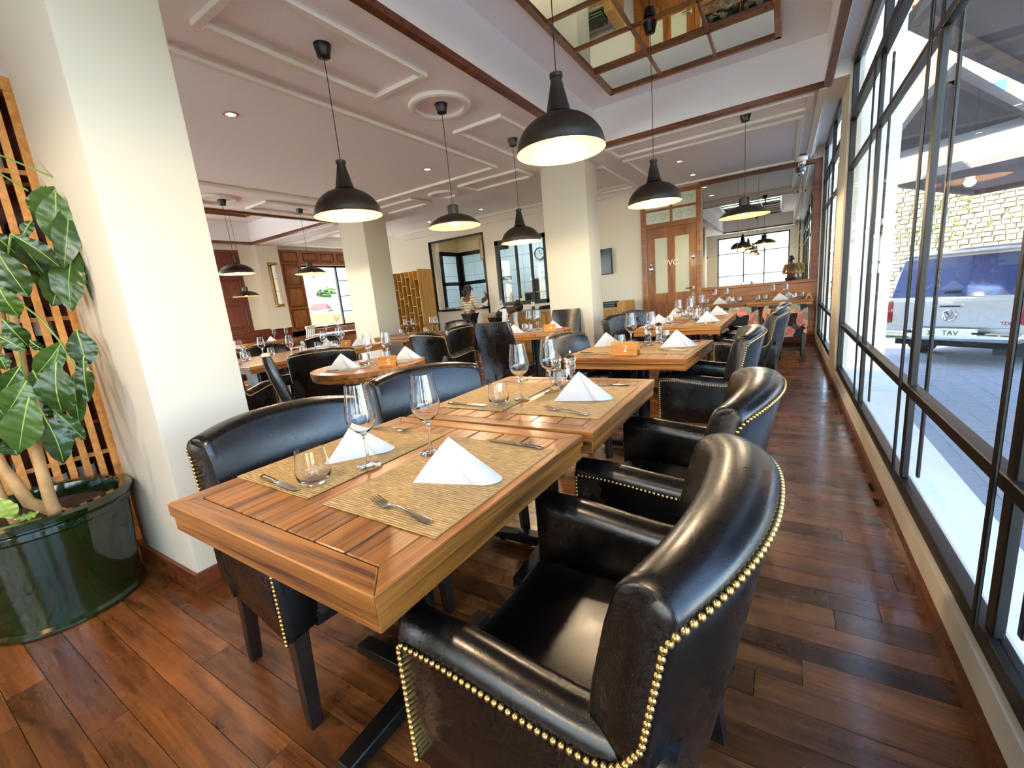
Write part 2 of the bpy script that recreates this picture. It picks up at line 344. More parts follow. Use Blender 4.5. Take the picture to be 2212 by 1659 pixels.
# ------------------------------------------------------------------ floor with planks
floor = struct(boxes('floor', M['gap'], [(XL - .2, XR + .1, YN - .2, YB + .2, -.15, -.006)]))
rows = []; y = YN
while y < YB:
    w = random.choice((.092, .1, .1, .104, .11)); rows.append((y, w)); y += w
planks = []
for y, w in rows:
    x = XL - random.random() * 1.2
    while x < XR:
        L = random.uniform(.7, 2.0); x1 = min(x + L, XR); x0 = max(x, XL)
        if x1 - x0 > .04: planks.append((x0, x1, y, y + w))
        x += L
def pscore(q):
    best = 0
    for fx in (.1, .5, .9):
        s_ = seen((q[0] + (q[1]-q[0]) * fx, (q[2]+q[3])/2, 0))
        if s_ and -60 < s_[0] < IW + 60 and 560 < s_[1] < IH + 60: best = max(best, (q[1]-q[0]) / s_[2] ** 3)
    return best
planks.sort(key=pscore, reverse=True)
PM = {}
rest = MB()
for i, (x0, x1, y0, y1) in enumerate(planks):
    g = .0009
    if i < 300:
        b = MB().box(-(x1-x0)/2 + g, (x1-x0)/2 - g, -(y1-y0)/2 + g, (y1-y0)/2 - g, -.012, 0)
        b.build('plank', M['floor'], floor, ((x0+x1)/2, (y0+y1)/2, 0), smooth=0)
    else: rest.box(x0 + g, x1 - g, y0 + g, y1 - g, -.012, 0)
stuff(rest.build('plank', M['floor'], floor, smooth=0))

# ------------------------------------------------------------------ walls
K1 = (-7.78, -6.06, 1.0, 2.76); K2 = (-5.75, -4.40, 1.0, 2.50)
wb = MB()
for x0, x1 in ((XL - .2, K1[0]), (K1[1], K2[0]), (K2[1], XR + .15)): wb.box(x0, x1, YB, YB + .16, 0, 3.45)
for k in (K1, K2): wb.box(k[0], k[1], YB, YB + .16, 0, k[2]); wb.box(k[0], k[1], YB, YB + .16, k[3], 3.45)
wall_back = struct(wb.build('wall_back', M['wall'], smooth=0))
boxes('wall_joint', plain('wall_joint', 'a89e90', .8), [(-8.6, -2.9, YB - .002, YB + .01, 2.915, 2.922)], wall_back)
WL = (6.72, 8.30, .86, 2.47)
wl = MB()
wl.box(XL - .2, XL, YN, WL[0], 0, 3.45); wl.box(XL - .2, XL, WL[1], YB, 0, 3.45); wl.box(XL - .2, XL, WL[0], WL[1], 0, WL[2]); wl.box(XL - .2, XL, WL[0], WL[1], WL[3], 3.45)
WL2 = (-2.7, 4.0, .25, 2.82)
wl = MB()
wl.box(XL - .2, XL, YN, WL2[0], 0, 3.45); wl.box(XL - .2, XL, WL2[1], WL[0], 0, 3.45); wl.box(XL - .2, XL, WL[1], YB, 0, 3.45)
for q in (WL, WL2): wl.box(XL - .2, XL, q[0], q[1], 0, q[2]); wl.box(XL - .2, XL, q[0], q[1], q[3], 3.45)
wall_left = struct(wl.build('wall_left', M['wall'], smooth=0))
W1 = (-2.6, 5.40, .15, 3.0); W2 = (6.08, 8.66, .15, 3.0)
wr = MB()
wr.box(XR, XR + .10, YN, W1[0], 0, 3.45); wr.box(XR, XR + .10, W1[1], W2[0], 0, 3.45); wr.box(XR, XR + .10, W2[1], YB, 0, 3.45)
for q in (W1, W2): wr.box(XR, XR + .10, q[0], q[1], 0, q[2]); wr.box(XR, XR + .10, q[0], q[1], q[3], 3.45)
wall_right = struct(wr.build('wall_right', M['wall'], smooth=0))
WB = (-2.3, .2, .7, 2.75); WB2 = (-9.6, -5.4, .35, 2.82)
wn = MB()
for x0, x1 in ((XL - .2, WB2[0]), (WB2[1], WB[0]), (WB[1], XR + .1)): wn.box(x0, x1, YN - .2, YN, 0, 3.45)
for q in (WB, WB2): wn.box(q[0], q[1], YN - .2, YN, 0, q[2]); wn.box(q[0], q[1], YN - .2, YN, q[3], 3.45)
wall_near = struct(wn.build('wall_near', M['wall'], smooth=0))
bb = struct(boxes('baseboard_right', M['trimwood'], [(XR - .018, XR, YN, YB, 0, .055)]))
struct(boxes('baseboard_back', M['trimwood'], [(XL, -2.36, YB - .018, YB, 0, .1)]))
struct(boxes('baseboard_left', M['trimwood'], [(XL, XL + .018, YN, YB, 0, .1)]))

# ------------------------------------------------------------------ columns
def column(x0, x1, y0, y1, label):
    c = semp('column', ((x0+x1)/2, (y0+y1)/2, 0)); c['label'] = label
    w, d = (x1-x0)/2, (y1-y0)/2
    MB().box(-w, w, -d, d, 0, ZC + .05).build('shaft', M['column'], c, bevel=.012, seg=2)
    for rz, L, o in ((0, w, d), (PI, w, d), (PI/2, d, w), (-PI/2, d, w)):
        e = .016
        b = MB().hexa([(-L-e, -o-e, 0), (L+e, -o-e, 0), (L, -o, 0), (-L, -o, 0)], [(-L-e, -o-e, .1), (L+e, -o-e, .1), (L, -o, .1), (-L, -o, .1)])
        b.build('baseboard', M['trimwood'], c, rot=(0, 0, rz), smooth=0)
    return c
column(-2.87, -2.24, .68, 1.055, 'cream square column beside the potted plant')
column(-2.90, -2.24, 5.73, 6.15, 'cream square column between the tables and the kitchen hatch')
column(-7.07, -6.40, 5.55, 6.10, 'far cream column beside the wine rack')

# ------------------------------------------------------------------ ceiling: coffers, mouldings, trims
CR = (-2.0, .28, -2.2, 5.47); CL = (-9.95, -7.23, .6, 5.46); RAISE = (-9.9, -2.26, 6.45)
SLOT = .34
cl = MB()
def slab(x0, x1, y0, y1, z=ZC, t_=.06): cl.box(x0, x1, y0, y1, z, z + t_)
slab(CR[0] - 5.23, CR[0], YN, CR[3]); slab(XL, CL[0], YN, CL[3]); slab(CL[0], CL[1], YN, CL[2]); slab(CR[0], CR[1], YN, CR[2]); slab(CR[1], SLOT, YN, CR[3])
slab(XL, SLOT, CR[3], RAISE[2]); slab(RAISE[1], SLOT, RAISE[2], YB); slab(XL, RAISE[0], RAISE[2], YB)
for (x0, x1, y0, y1) in (CR, CL):
    w_ = .03
    cl.box(x0, x1, y0, y1, ZH, ZH + .06)
    cl.box(x0 - w_, x0, y0, y1, ZC + .06, ZH); cl.box(x1, x1 + w_, y0, y1, ZC + .06, ZH); cl.box(x0 - w_, x1 + w_, y0 - w_, y0, ZC + .06, ZH); cl.box(x0 - w_, x1 + w_, y1, y1 + w_, ZC + .06, ZH)
cl.box(RAISE[0], RAISE[1], RAISE[2], YB, 3.12, 3.18); cl.box(RAISE[0], RAISE[1], RAISE[2] - .03, RAISE[2], ZC + .06, 3.12); cl.box(RAISE[1], RAISE[1] + .03, RAISE[2], YB, ZC + .06, 3.12); cl.box(RAISE[0] - .03, RAISE[0], RAISE[2], YB, ZC + .06, 3.12)
cl.box(SLOT - .03, SLOT - .001, YN, YB, ZC + .06, 3.06); cl.box(SLOT, XR + .1, YN, YB, 3.04, 3.10)
cl.box(SLOT, XR, W1[1] + .02, W2[0] - .02, ZC, 3.05)
cl.box(XL - .3, XR + .2, YN - .3, YB + .3, 3.46, 3.6)
ceiling = struct(cl.build('ceiling', M['ceil'], smooth=0))
def mframe(x0, x1, y0, y1, w=.055, h=.032, z=ZC, name='moulding'):
    for (a, b_, c_, d_) in ((x0, x1, y0, y0 + w), (x0, x1, y1 - w, y1), (x0, x0 + w, y0 + w, y1 - w), (x1 - w, x1, y0 + w, y1 - w)):
        MB().box(a, b_, c_, d_, z - h, z).build(name, M['mould'], ceiling, bevel=.006, smooth=0)
def mring(x, y, r, w=.055, h=.035):
    MB().lathe([(r, 0), (r, -h*.8), (r - w*.3, -h), (r - w*.7, -h), (r - w, -h*.8), (r - w, 0)], 40, (x, y, ZC)).build('ring_moulding', M['mould'], ceiling)
for xc in (-2.575, -6.62):
    mframe(xc - .29, xc + .29, -.2, 1.1); mframe(xc - .29, xc + .29, 1.48, 2.81); mring(xc, 3.27, .265); mframe(xc - .29, xc + .29, 3.80, 5.12)
mframe(-5.98, -3.20, .3, 5.15)
mframe(-4.13, -3.08, 5.44, 5.92); mring(-4.6, 5.68, .24); mframe(-6.1, -5.07, 5.44, 5.92)
mframe(-1.93, .20, 5.60, 6.10); mframe(-1.92, .14, 6.30, 8.66); mframe(-2.9, -2.2, 6.3, 8.0)
mframe(-9.9, -7.3, 5.62, 6.2)
MB().box(.235, .30, 5.50, YB, ZC - .035, ZC).build('moulding', M['mould'], ceiling, bevel=.006, smooth=0)
MB().box(-8.9, -2.3, YB - .05, YB, 3.06, 3.12).build('cornice', M['mould'], ceiling, bevel=.006, smooth=0)
for i, (x0, x1, y0, y1) in enumerate((CR, CL)):
    t_ = semp('trim_%d' % (i + 1)); t_['label'] = ('dark wooden trim around the ceiling recess by the window', 'dark wooden trim around the far ceiling recess')[i]
    for (a, b_, c_, d_) in ((x0 - .05, x1 + .05, y0 - .05, y0 + .012), (x0 - .05, x1 + .05, y1 - .012, y1 + .05), (x0 - .05, x0 + .012, y0, y1), (x1 - .012, x1 + .05, y0, y1)):
        MB().box(a, b_, c_, d_, ZC - .03, ZC + .02).build('trim_strip', M['trimwood'], t_, bevel=.004, smooth=0)
# mirrored ceiling lights
def ceil_mirror(x0, x1, y0, y1, xs, ys, label):
    t_ = thing('ceiling_mirror', label, 'mirror', ((x0+x1)/2, (y0+y1)/2, ZH))
    cx, cy = (x0+x1)/2, (y0+y1)/2
    for (a, b_, c_, d_) in ((x0, x1, y0, y0 + .05), (x0, x1, y1 - .05, y1), (x0, x0 + .05, y0, y1), (x1 - .05, x1, y0, y1)):
        MB().box(a - cx, b_ - cx, c_ - cy, d_ - cy, -.03, 0).build('frame_strip', M['panelwood'], t_, bevel=.005, smooth=0)
    for x in xs: MB().box(x - .011 - cx, x + .011 - cx, y0 - cy, y1 - cy, -.022, 0).build('glazing_bar', M['panelwood'], t_, smooth=0)
    for y in ys: MB().box(x0 - cx, x1 - cx, y - .011 - cy, y + .011 - cy, -.022, 0).build('glazing_bar', M['panelwood'], t_, smooth=0)
    gx = [x0] + sorted(xs) + [x1]; gy = [y0] + sorted(ys) + [y1]
    for i in range(len(gx) - 1):
        for j in range(len(gy) - 1):
            o = MB().box(gx[i] - cx, gx[i+1] - cx, gy[j] - cy, gy[j+1] - cy, -.006, -.001).build('mirror_pane', M['mirror'], t_, smooth=0)
ceil_mirror(-1.69, -.08, -1.6, 5.19, (-1.135, -.62), tuple(4.63 - .53 * k for k in range(11)), 'wood-framed mirrored ceiling panel over the window tables')
ceil_mirror(-9.3, -7.8, 1.0, 5.1, (-8.8, -8.3), (1.6, 2.2, 2.9, 3.6, 4.3), 'wood-framed mirrored ceiling panel in the far recess')

# ------------------------------------------------------------------ windows
def bar(w, name, x0, x1, y0, y1, z0, z1): MB().box(x0, x1, y0, y1, z0, z1).build(name, M['barmetal'], w, bevel=.003, smooth=0)
def window_side(name, label, q, thick, thin, toponly, zlow=.63, ztr=2.07, zhead=2.52):
    w = semp(name); w['label'] = label; y0, y1, z0, z1 = q
    xa, xb = .478, .522
    bar(w, 'sill_bar', xa, xb, y0, y1, z0, z0 + .06); bar(w, 'head_bar', xa, xb, y0, y1, z1 - .05, z1)
    bar(w, 'end_bar', xa, xb, y0, y0 + .045, z0 + .06, z1 - .05); bar(w, 'end_bar', xa, xb, y1 - .045, y1, z0 + .06, z1 - .05)
    for y in thick:
        bar(w, 'post', .488, .512, y - .026, y + .026, z0 + .06, zhead - .04)
        bar(w, 'inner_bead', .455, .465, y - .011, y + .011, z0 + .06, zhead - .04); bar(w, 'outer_bead', .543, .555, y - .013, y + .013, z0 + .06, zhead - .04)
    for y in toponly: bar(w, 'mullion', xa, xb, y - .02, y + .02, zhead + .045, z1 - .05)
    bar(w, 'rail', xa, xb, y0 + .045, y1 - .045, zlow - .022, zlow + .022); bar(w, 'rail', xa + .006, xb, y0 + .045, y1 - .045, ztr - .018, ztr + .018)
    bar(w, 'head_rail', xa - .006, xb, y0 + .045, y1 - .045, zhead - .045, zhead + .0); bar(w, 'head_rail', xa, xb, y0 + .045, y1 - .045, zhead + .006, zhead + .045)
    vb = sorted([y0 + .045, y1 - .045] + list(thick) + list(thin)); zb = [z0 + .06, zlow, ztr, zhead]
    for i in range(len(vb) - 1):
        for j in range(3): MB().box(.498, .502, vb[i], vb[i+1], zb[j], zb[j+1]).build('pane', M['pane'], w, smooth=0)
    vt = sorted([y0 + .045, y1 - .045] + list(toponly))
    for i in range(len(vt) - 1): MB().box(.498, .502, vt[i], vt[i+1], zhead + .03, z1 - .05).build('pane', M['pane'], w, smooth=0)
window_side('window_1', 'tall black steel window beside the near tables', W1, (3.93, 2.53, 1.47, .1, -1.2), (), (3.85, 2.2, .6, -1.0))
window_side('window_2', 'tall black steel window near the mirror wall', W2, (7.3,), (), (7.3,))
def window_flat(name, label, axis, pos, a0, a1, z0, z1, av, zv, pane, d=.06):
    w = semp(name); w['label'] = label
    def bx(nm, m, a, b_, c_, d_, p0, p1):
        q = (pos + p0, pos + p1, a, b_, c_, d_) if axis == 'x' else (a, b_, pos + p0, pos + p1, c_, d_)
        MB().box(*q).build(nm, m, w, smooth=0)
    for a, b_, c_, d_ in ((a0, a1, z0, z0 + .05), (a0, a1, z1 - .05, z1), (a0, a0 + .05, z0, z1), (a1 - .05, a1, z0, z1)): bx('frame_bar', M['barmetal'], a, b_, c_, d_, -d/2, d/2)
    for a in av: bx('mullion', M['barmetal'], a - .02, a + .02, z0, z1, -d/2, d/2)
    for z in zv: bx('rail', M['barmetal'], a0, a1, z - .015, z + .015, -d/2, d/2)
    A = [a0] + list(av) + [a1]; Z = [z0] + list(zv) + [z1]
    for i in range(len(A) - 1):
        for j in range(len(Z) - 1): bx('pane', pane, A[i], A[i+1], Z[j], Z[j+1], -.002, .002)
window_flat('window_3', 'far window over the sunlit town', 'x', XL - .08, WL[0], WL[1], WL[2], WL[3], (7.78,), (), M['pane'])
for z in (1.25, 1.66, 2.07): bar(bpy.data.objects['window_3'], 'rail', XL - .10, XL - .06, 7.78, WL[1], z - .008, z + .008)
window_flat('window_4', 'unseen window in the far left wall, enlarged to let in more daylight', 'x', XL - .08, WL2[0], WL2[1], WL2[2], WL2[3], (-1.4, 0, 1.35, 2.7), (.8, 2.1), M['pane'])  # unseen window, enlarged so more daylight reaches the floor and ceiling
window_flat('window_5', 'frosted black-framed window in the near wall', 'y', YN - .08, WB[0], WB[1], WB[2], WB[3], (-1.5, -.65), (1.2, 2.1), M['frostlit'])
window_flat('window_6', 'frosted black-framed window in the near wall beyond the wooden screen', 'y', YN - .08, WB2[0], WB2[1], WB2[2], WB2[3], (-8.4, -7.2, -6.3), (1.2, 2.1), M['frostlit'])
# ------------------------------------------------------------------ mirror wall, wainscot, toilet door
yb = YB
wain = semp('trim_3'); wain['label'] = 'panelled wooden wainscot under the wall mirror'
MB().box(-1.27, XR, yb - .025, yb, 0, 1.0).build('backing_board', M['panelwood'], wain, smooth=0)
MB().box(-1.27, XR, yb - .07, yb, .985, 1.035).build('cap_rail', M['panelwood'], wain, bevel=.008, smooth=0)
MB().box(-1.27, XR, yb - .045, yb - .02, 0, .12).build('plinth', M['darkpanel'], wain, smooth=0)
def raised(par, x0, x1, z0, z1, y, mat, axis='y', s=-1, w=.025, mm=None):
    """raised panel: moulded border with a fielded centre; the face looks along s on the axis"""
    def bx(nm, a, b_, c_, d_, e, bev=.004):
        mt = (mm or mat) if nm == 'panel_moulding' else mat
        q = (a, b_, min(y, y + s*e), max(y, y + s*e), c_, d_) if axis == 'y' else (min(y, y + s*e), max(y, y + s*e), a, b_, c_, d_)
        MB().box(*q).build(nm, mt, par, bevel=bev, smooth=0)
    bx('panel_moulding', x0, x1, z0, z0 + w, .016); bx('panel_moulding', x0, x1, z1 - w, z1, .016)
    bx('panel_moulding', x0, x0 + w, z0 + w, z1 - w, .016); bx('panel_moulding', x1 - w, x1, z0 + w, z1 - w, .016)
    bx('panel_field', x0 + w * 2, x1 - w * 2, z0 + w * 2, z1 - w * 2, .010, .008)
for a, b_ in ((-1.2, -.95), (-.88, -.30), (-.22, .30)): raised(wain, a, b_, .2, .86, yb - .025, M['panelwood'])
MB().box(.36, XR, yb - .05, yb, 1.035, 2.81).build('post', M['trimwood'], wain, bevel=.004, smooth=0)
MB().box(-1.32, XR, yb - .05, yb, 2.80, 2.86).build('head_rail', M['trimwood'], wain, bevel=.004, smooth=0)
mir = thing('wall_mirror', 'large frameless wall mirror in tall sheets above the wainscot', 'mirror', (0, yb, 1.03))
ms = (-1.265, -.70, -.40, .21, .36)
for i in range(4):
    o = MB().box(ms[i] + .002, ms[i+1] - .002, -.012, -.004, .004, 1.768).build('mirror_sheet', M['mirror'], mir, bevel=.0015, smooth=0)
    o.rotation_euler = (0, 0, (.004, -.003, .002, -.004)[i])
door = semp('door_1', (0, yb, 0)); door['label'] = 'wooden toilet door with two frosted panes and a glazed fanlight'
D0, D1 = -2.345, -1.285
for a, b_, c_, d_ in ((D0, D0 + .09, 0, 2.76), (D1 - .075, D1, 0, 2.76), (D0, D1, 2.76, 2.84), (D0 + .09, D1 - .075, 2.20, 2.29)): MB().box(a, b_, -.07, 0, c_, d_).build('door_frame', M['panelwood'], door, bevel=.005, smooth=0)
MB().box(-1.815, -1.775, -.055, 0, 2.29, 2.76).build('glazing_bar', M['panelwood'], door, smooth=0); MB().box(D0 + .09, D1 - .075, -.06, 0, 2.505, 2.545).build('glazing_bar', M['panelwood'], door, smooth=0)
for a, b_ in ((D0 + .09, -1.815), (-1.775, D1 - .075)):
    for c_, d_ in ((2.29, 2.505), (2.545, 2.76)):
        p = MB().box(a, b_, -.03, -.024, c_, d_).build('fanlight_pane', M['frost'], door, smooth=0)
        cx, cz, w_, h_ = (a+b_)/2, (c_+d_)/2, (b_-a)/2, (d_-c_)/2
        e = MB()
        for sx in (-.42, .42):
            for rr in (.055, .03): e.tube([(cx + sx*w_ + rr*math.cos(2*PI*k/16), -.032, cz + rr*math.sin(2*PI*k/16)) for k in range(17)], .0035, 4)
        for sx in (-1, 0, 1): e.tube([(cx + sx*w_*.85 - .05, -.032, cz), (cx + sx*w_*.85, -.032, cz + .07), (cx + sx*w_*.85 + .05, -.032, cz), (cx + sx*w_*.85, -.032, cz - .07), (cx + sx*w_*.85 - .05, -.032, cz)], .003, 4)
        e.build('etched_pattern', plain('etch', 'aab39f', .5) if 'etch' not in bpy.data.materials else bpy.data.materials['etch'], p)
lf = MB()
LX0, LX1 = D0 + .09, D1 - .075
for a, b_, c_, d_ in ((LX0, LX0 + .15, 0, 2.2), (LX1 - .13, LX1, 0, 2.2), (LX0 + .15, LX1 - .13, 2.02, 2.2), (LX0 + .15, LX1 - .13, .80, 1.0), (LX0 + .15, LX1 - .13, 0, .2), (-1.87, -1.74, 1.0, 2.02)): lf.box(a, b_, -.045, -.005, c_, d_)
leaf = lf.build('door_leaf', M['panelv'], door, smooth=0)
MB().box(LX0 + .15, LX1 - .13, -.03, -.012, .2, .8).build('lower_panel', M['panelv'], leaf, smooth=0)
for a, b_ in ((LX0 + .15, -1.87), (-1.74, LX1 - .13)): MB().box(a, b_, -.03, -.02, 1.0, 2.02).build('door_pane', plain('door_frost', 'c4c3a8', .4) if 'door_frost' not in bpy.data.materials else bpy.data.materials['door_frost'], leaf, smooth=0)
h = MB(); h.box(LX1 - .095, LX1 - .035, -.055, -.045, 1.03, 1.09); h.box(LX1 - .095, LX1 - .035, -.055, -.045, .91, .97); h.tube([(LX1 - .065, -.055, 1.06), (LX1 - .065, -.095, 1.06), (LX1 - .19, -.095, 1.06)], .011, 8)
h.build('handle', M['chrome'], leaf)
g = MB(); g.ball((LX1 - .06, -.055, 1.62), .05, 10, 6, (.6, .3, 1)); g.build('coat_hook', M['chrome'], leaf)
g = MB(); g.ball((LX0 + .075, -.05, 1.55), .022, 10, 6, (1, .3, 1)); g.ball((LX0 + .075, -.05, 1.47), .05, 10, 6, (.8, .2, 1.1)); g.box(LX0 + .06, LX0 + .09, -.055, -.045, 1.37, 1.43); g.build('toilet_figure', M['chrome'], leaf)
def text(body, size, mat, parent, loc, rot, ext=.002, name='lettering'):
    c = bpy.data.curves.new(name, 'FONT'); c.body = body; c.size = size; c.extrude = ext; c.align_x = 'CENTER'; c.align_y = 'CENTER'; c.materials.append(mat)
    o = bpy.data.objects.new(name, c); COL.objects.link(o); bpy.context.view_layer.update()
    me_ = bpy.data.meshes.new_from_object(o.evaluated_get(bpy.context.evaluated_depsgraph_get())); bpy.data.objects.remove(o)
    if not me_.materials: me_.materials.append(mat)
    return put(name, me_, parent, loc, rot)
text('WC', .15, M['white'], leaf, (-1.805, -.048, 1.55), (PI/2, 0, 0), .003)

# ------------------------------------------------------------------ left wall: panelling, wall light
pan = semp('trim_4'); pan['label'] = 'wooden panelled surround of the far window'
def pbox(nm, y0, y1, z0, z1, d=.05, mat=None, par=None): MB().box(XL, XL + d, y0, y1, z0, z1).build(nm, mat or M['panelv'], par or pan, bevel=.004, smooth=0)
pbox('jamb_board', 6.17, WL[0], .72, 2.82); pbox('head_board', WL[0], 8.7, WL[3], 2.82); pbox('sill_board', 6.17, 8.7, .60, .86, .05); pbox('apron_board', 6.17, 8.7, 0, .60, .04)
for z0, z1 in ((2.52, 2.78), (1.98, 2.48), (1.45, 1.93), (.92, 1.40)): raised(pan, 6.24, 6.66, z0, z1, XL + .05, M['panelv'], 'x', 1, .025, M['darkv'])  # darker moulding colour stands in for the shadow lines round each panel
for y0 in (6.80, 7.30, 7.80, 8.28): raised(pan, y0, y0 + .40, 2.54, 2.76, XL + .05, M['panelv'], 'x', 1, .025, M['darkv'])  # head board mouldings darkened the same way, as shadow lines
pn2 = semp('trim_5'); pn2['label'] = 'tall dark wooden panel between white wall strips on the far wall'
pbox('board', 4.2, 5.28, .98, 2.76, .05, M['darkv'], pn2)
for z0, z1 in ((2.2, 2.68), (1.66, 2.14), (1.06, 1.6)): raised(pn2, 4.66, 5.2, z0, z1, XL + .05, M['darkv'], 'x', 1)
pbox('dado_board', 3.7, 6.17, 0, .95, .05, M['darkv'], pn2); pbox('dado_cap', 3.7, 6.17, .95, 1.0, .08, M['darkv'], pn2)
for y0 in (4.2, 4.9, 5.55): raised(pn2, y0, y0 + .55, .55, .88, XL + .05, M['darkv'], 'x', 1); raised(pn2, y0, y0 + .55, .1, .48, XL + .05, M['darkv'], 'x', 1)
struct(boxes('trim_6', M['wall'], [(XL, XL + .16, 5.62, 6.12, .98, 2.88)]), 'cream wall strip carrying the brass wall light')
sc = thing('wall_light', 'tall brass wall light with a white glass tube', 'lamp', (XL + .16, 5.88, 1.98))
MB().box(0, .03, -.07, .07, -.5, .52).build('back_plate', M['brass'], sc, bevel=.004)
MB().cyl((.07, .02, -.44), (.07, .02, .44), .042, n=14).build('glass_tube', plain('opal_glass', 'f2efe6', .3), sc)
for z in (-.49, .45): MB().box(.01, .13, -.05, .09, z, z + .05).build('end_cap', M['brass'], sc, bevel=.004)
for z in (-.15, .14): MB().lathe([(.044, -.006), (.047, -.006), (.047, .006), (.044, .006)], 14, (.07, .02, z)).build('band', M['brass'], sc)

# ------------------------------------------------------------------ kitchen behind the hatches
kit = struct(boxes('wall_kitchen', M['tile'], [(-9.0, -8.9, YB + .16, 11.5, 0, 3.0), (-3.4, -3.3, YB + .16, 11.5, 0, 3.0), (-9.0, -3.3, 11.5, 11.6, 0, 3.0)]), 'pale tiled kitchen walls')
struct(boxes('floor_kitchen', plain('kitchen_floor', '8c8f92', .5), [(-9.0, -3.3, YB + .16, 11.5, -.1, 0)])); struct(boxes('ceiling_kitchen', M['white'], [(-9.0, -3.3, YB + .16, 11.6, 3.0, 3.05)]))
for i, (x, y) in enumerate(((-6.1, 10.6), (-4.9, 10.2), (-7.6, 10.2))):
    t_ = thing('tube_light', ('cool tube light over the kitchen hatch', 'cool tube light over the kitchen clock', 'cool tube light deep in the kitchen')[i], 'lamp', (x, y, 2.99), 0, 'kitchen tube lights')
    MB().box(-.6, .6, -.08, .08, -.05, 0).build('housing', M['white'], t_)
    MB().box(-.58, .58, -.06, .06, -.065, -.05).build('diffuser', plain('tube_glow', 'e8f6ff', .4, emit='dcf2ff', es=20) if 'tube_glow' not in bpy.data.materials else bpy.data.materials['tube_glow'], t_)
def hatch(k, name, label, lw):
    w = semp(name); w['label'] = label; x0, x1, z0, z1 = k
    for a, b_, c_, d_ in ((x0, x0 + lw, z0, z1), (x1 - lw, x1, z0, z1), (x0, x1, z1 - lw, z1), (x0, x1, z0, z0 + lw)):
        MB().box(a, b_, YB - .02, YB + .06, c_, d_).build('frame_bar', M['barmetal'], w, smooth=0)
    return w
h1 = hatch(K1, 'window_7', 'black-edged kitchen hatch above the plate stacks', .035)
for x in (K1[0], K1[1] - .035): MB().box(x, x + .035, YB - .02, YB + .0, .1, K1[2]).build('frame_bar', M['barmetal'], h1, smooth=0)
h2 = hatch(K2, 'window_8', 'dark-framed kitchen window with sliding panes above the counter', .09)
for x in (-5.20, -4.82): MB().box(x - .025, x + .025, YB, YB + .05, K2[2] + .09, K2[3] - .09).build('mullion', M['barmetal'], h2, smooth=0)
for a, b_ in ((K2[0], -5.2), (-5.2, -4.82), (-4.82, K2[1])): MB().box(a, b_, YB + .02, YB + .024, K2[2] + .09, K2[3] - .09).build('pane', M['pane'], h2, smooth=0)
# inner cream wall and L-shaped glazed screen just behind the first hatch
SX = -7.60
zt_ = at(980, 548, y=9.72).z
kw = struct(boxes('wall_pass', M['cream'], [(SX - .06, SX, YB + .16, 9.75, zt_, 3.0), (SX - .06, -5.9, 9.75, 9.81, zt_, 3.0)]), 'cream wall over the kitchen glazing')
struct(boxes('wall_hatch_jamb', M['wall'], [(K1[0], SX - .06, YB + .16, YB + .2, 0, 3.0)]), 'white jamb at the left of the hatch')
ks = semp('window_9'); ks['label'] = 'black-framed glazed kitchen screen behind the hatch'
zm_ = 1.0 + (zt_ - 1.0) * .45
for a, b_, c_, d_ in ((SX, -6.0, zt_ - .1, zt_), (SX, -6.0, zm_ - .04, zm_ + .05), (SX, SX + .1, 1.0, zt_ - .1), (-6.80, -6.76, zm_ + .05, zt_ - .1), (-6.42, -6.38, zm_ + .05, zt_ - .1), (SX, -6.0, 1.0, 1.03)):
    MB().box(a, b_, 9.73, 9.79, c_, d_).build('screen_bar', M['barmetal'], ks, smooth=0)
for a, b_, c_, d_ in ((YB + .18, 9.73, zt_ - .1, zt_), (YB + .18, 9.73, zm_ - .04, zm_ + .05), (YB + .18, YB + .26, 1.0, zt_ - .1), (9.63, 9.73, 1.0, zt_ - .1), (YB + .18, 9.73, 1.0, 1.06)):
    MB().box(SX - .03, SX + .02, a, b_, c_, d_).build('screen_bar', M['barmetal'], ks, smooth=0)
MB().box(SX + .1, -6.0, 9.755, 9.759, zm_ + .05, zt_ - .1).build('pane', M['pane'], ks, smooth=0)
for c_, d_ in ((1.06, zm_ - .04), (zm_ + .05, zt_ - .1)): MB().box(SX - .008, SX - .004, YB + .26, 9.63, c_, d_).build('pane', M['pane'], ks, smooth=0)
sh = struct(boxes('trim_7', M['blackmetal'], [(K1[0] + .2, K1[1], YB - .02, YB + .42, .98, 1.0)]), 'dark hatch shelf holding plates')
def stack(x, y, z, n, r, label):
    t_ = thing('plate_stack', label, 'plates', (x, y, z))
    for i in range(n): MB().lathe([(.0, .0), (r*.5, .0), (r, .018), (r, .021), (r*.5, .005), (0, .005)], 20).build('plate', M['white'], t_, (0, 0, i*.012))
stack(-7.38, YB + .12, 1.012, 5, .14, 'stack of white plates at the left end of the hatch shelf')
stack(-7.02, YB + .12, 1.012, 3, .17, 'short stack of wide white plates on the hatch shelf')
cert = thing('framed_certificate', 'wood-framed certificate hanging inside the hatch', 'picture', (-6.22, 9.1, 2.42))
MB().box(-.2, .2, -.015, .015, -.25, .25).build('frame', M['oak'], cert, bevel=.004); MB().box(-.165, .165, -.019, -.014, -.215, .215).build('paper', plain('paper', 'cfc9bb', .8), cert)
ink, red = plain('ink', '55504a', .8), plain('red_ink', 'b8434a', .8)
for k, (w_, z_, m_) in enumerate(((.2, .15, ink), (.14, .11, ink), (.16, .03, red), (.22, -.04, ink), (.2, -.08, ink), (.22, -.12, ink))): MB().box(-w_/2, w_/2, -.0205, -.0185, z_ - .008, z_ + .008).build('printed_line', m_, cert, smooth=0)
ck = thing('wall_clock', 'round wall clock seen through the kitchen window', 'clock', (-6.0, 11.49, 2.35))
MB().lathe([(.0, 0), (.17, 0), (.17, .05), (.15, .05), (.15, .02), (0, .02)], 28).build('rim', M['black'], ck, rot=(PI/2, 0, 0))
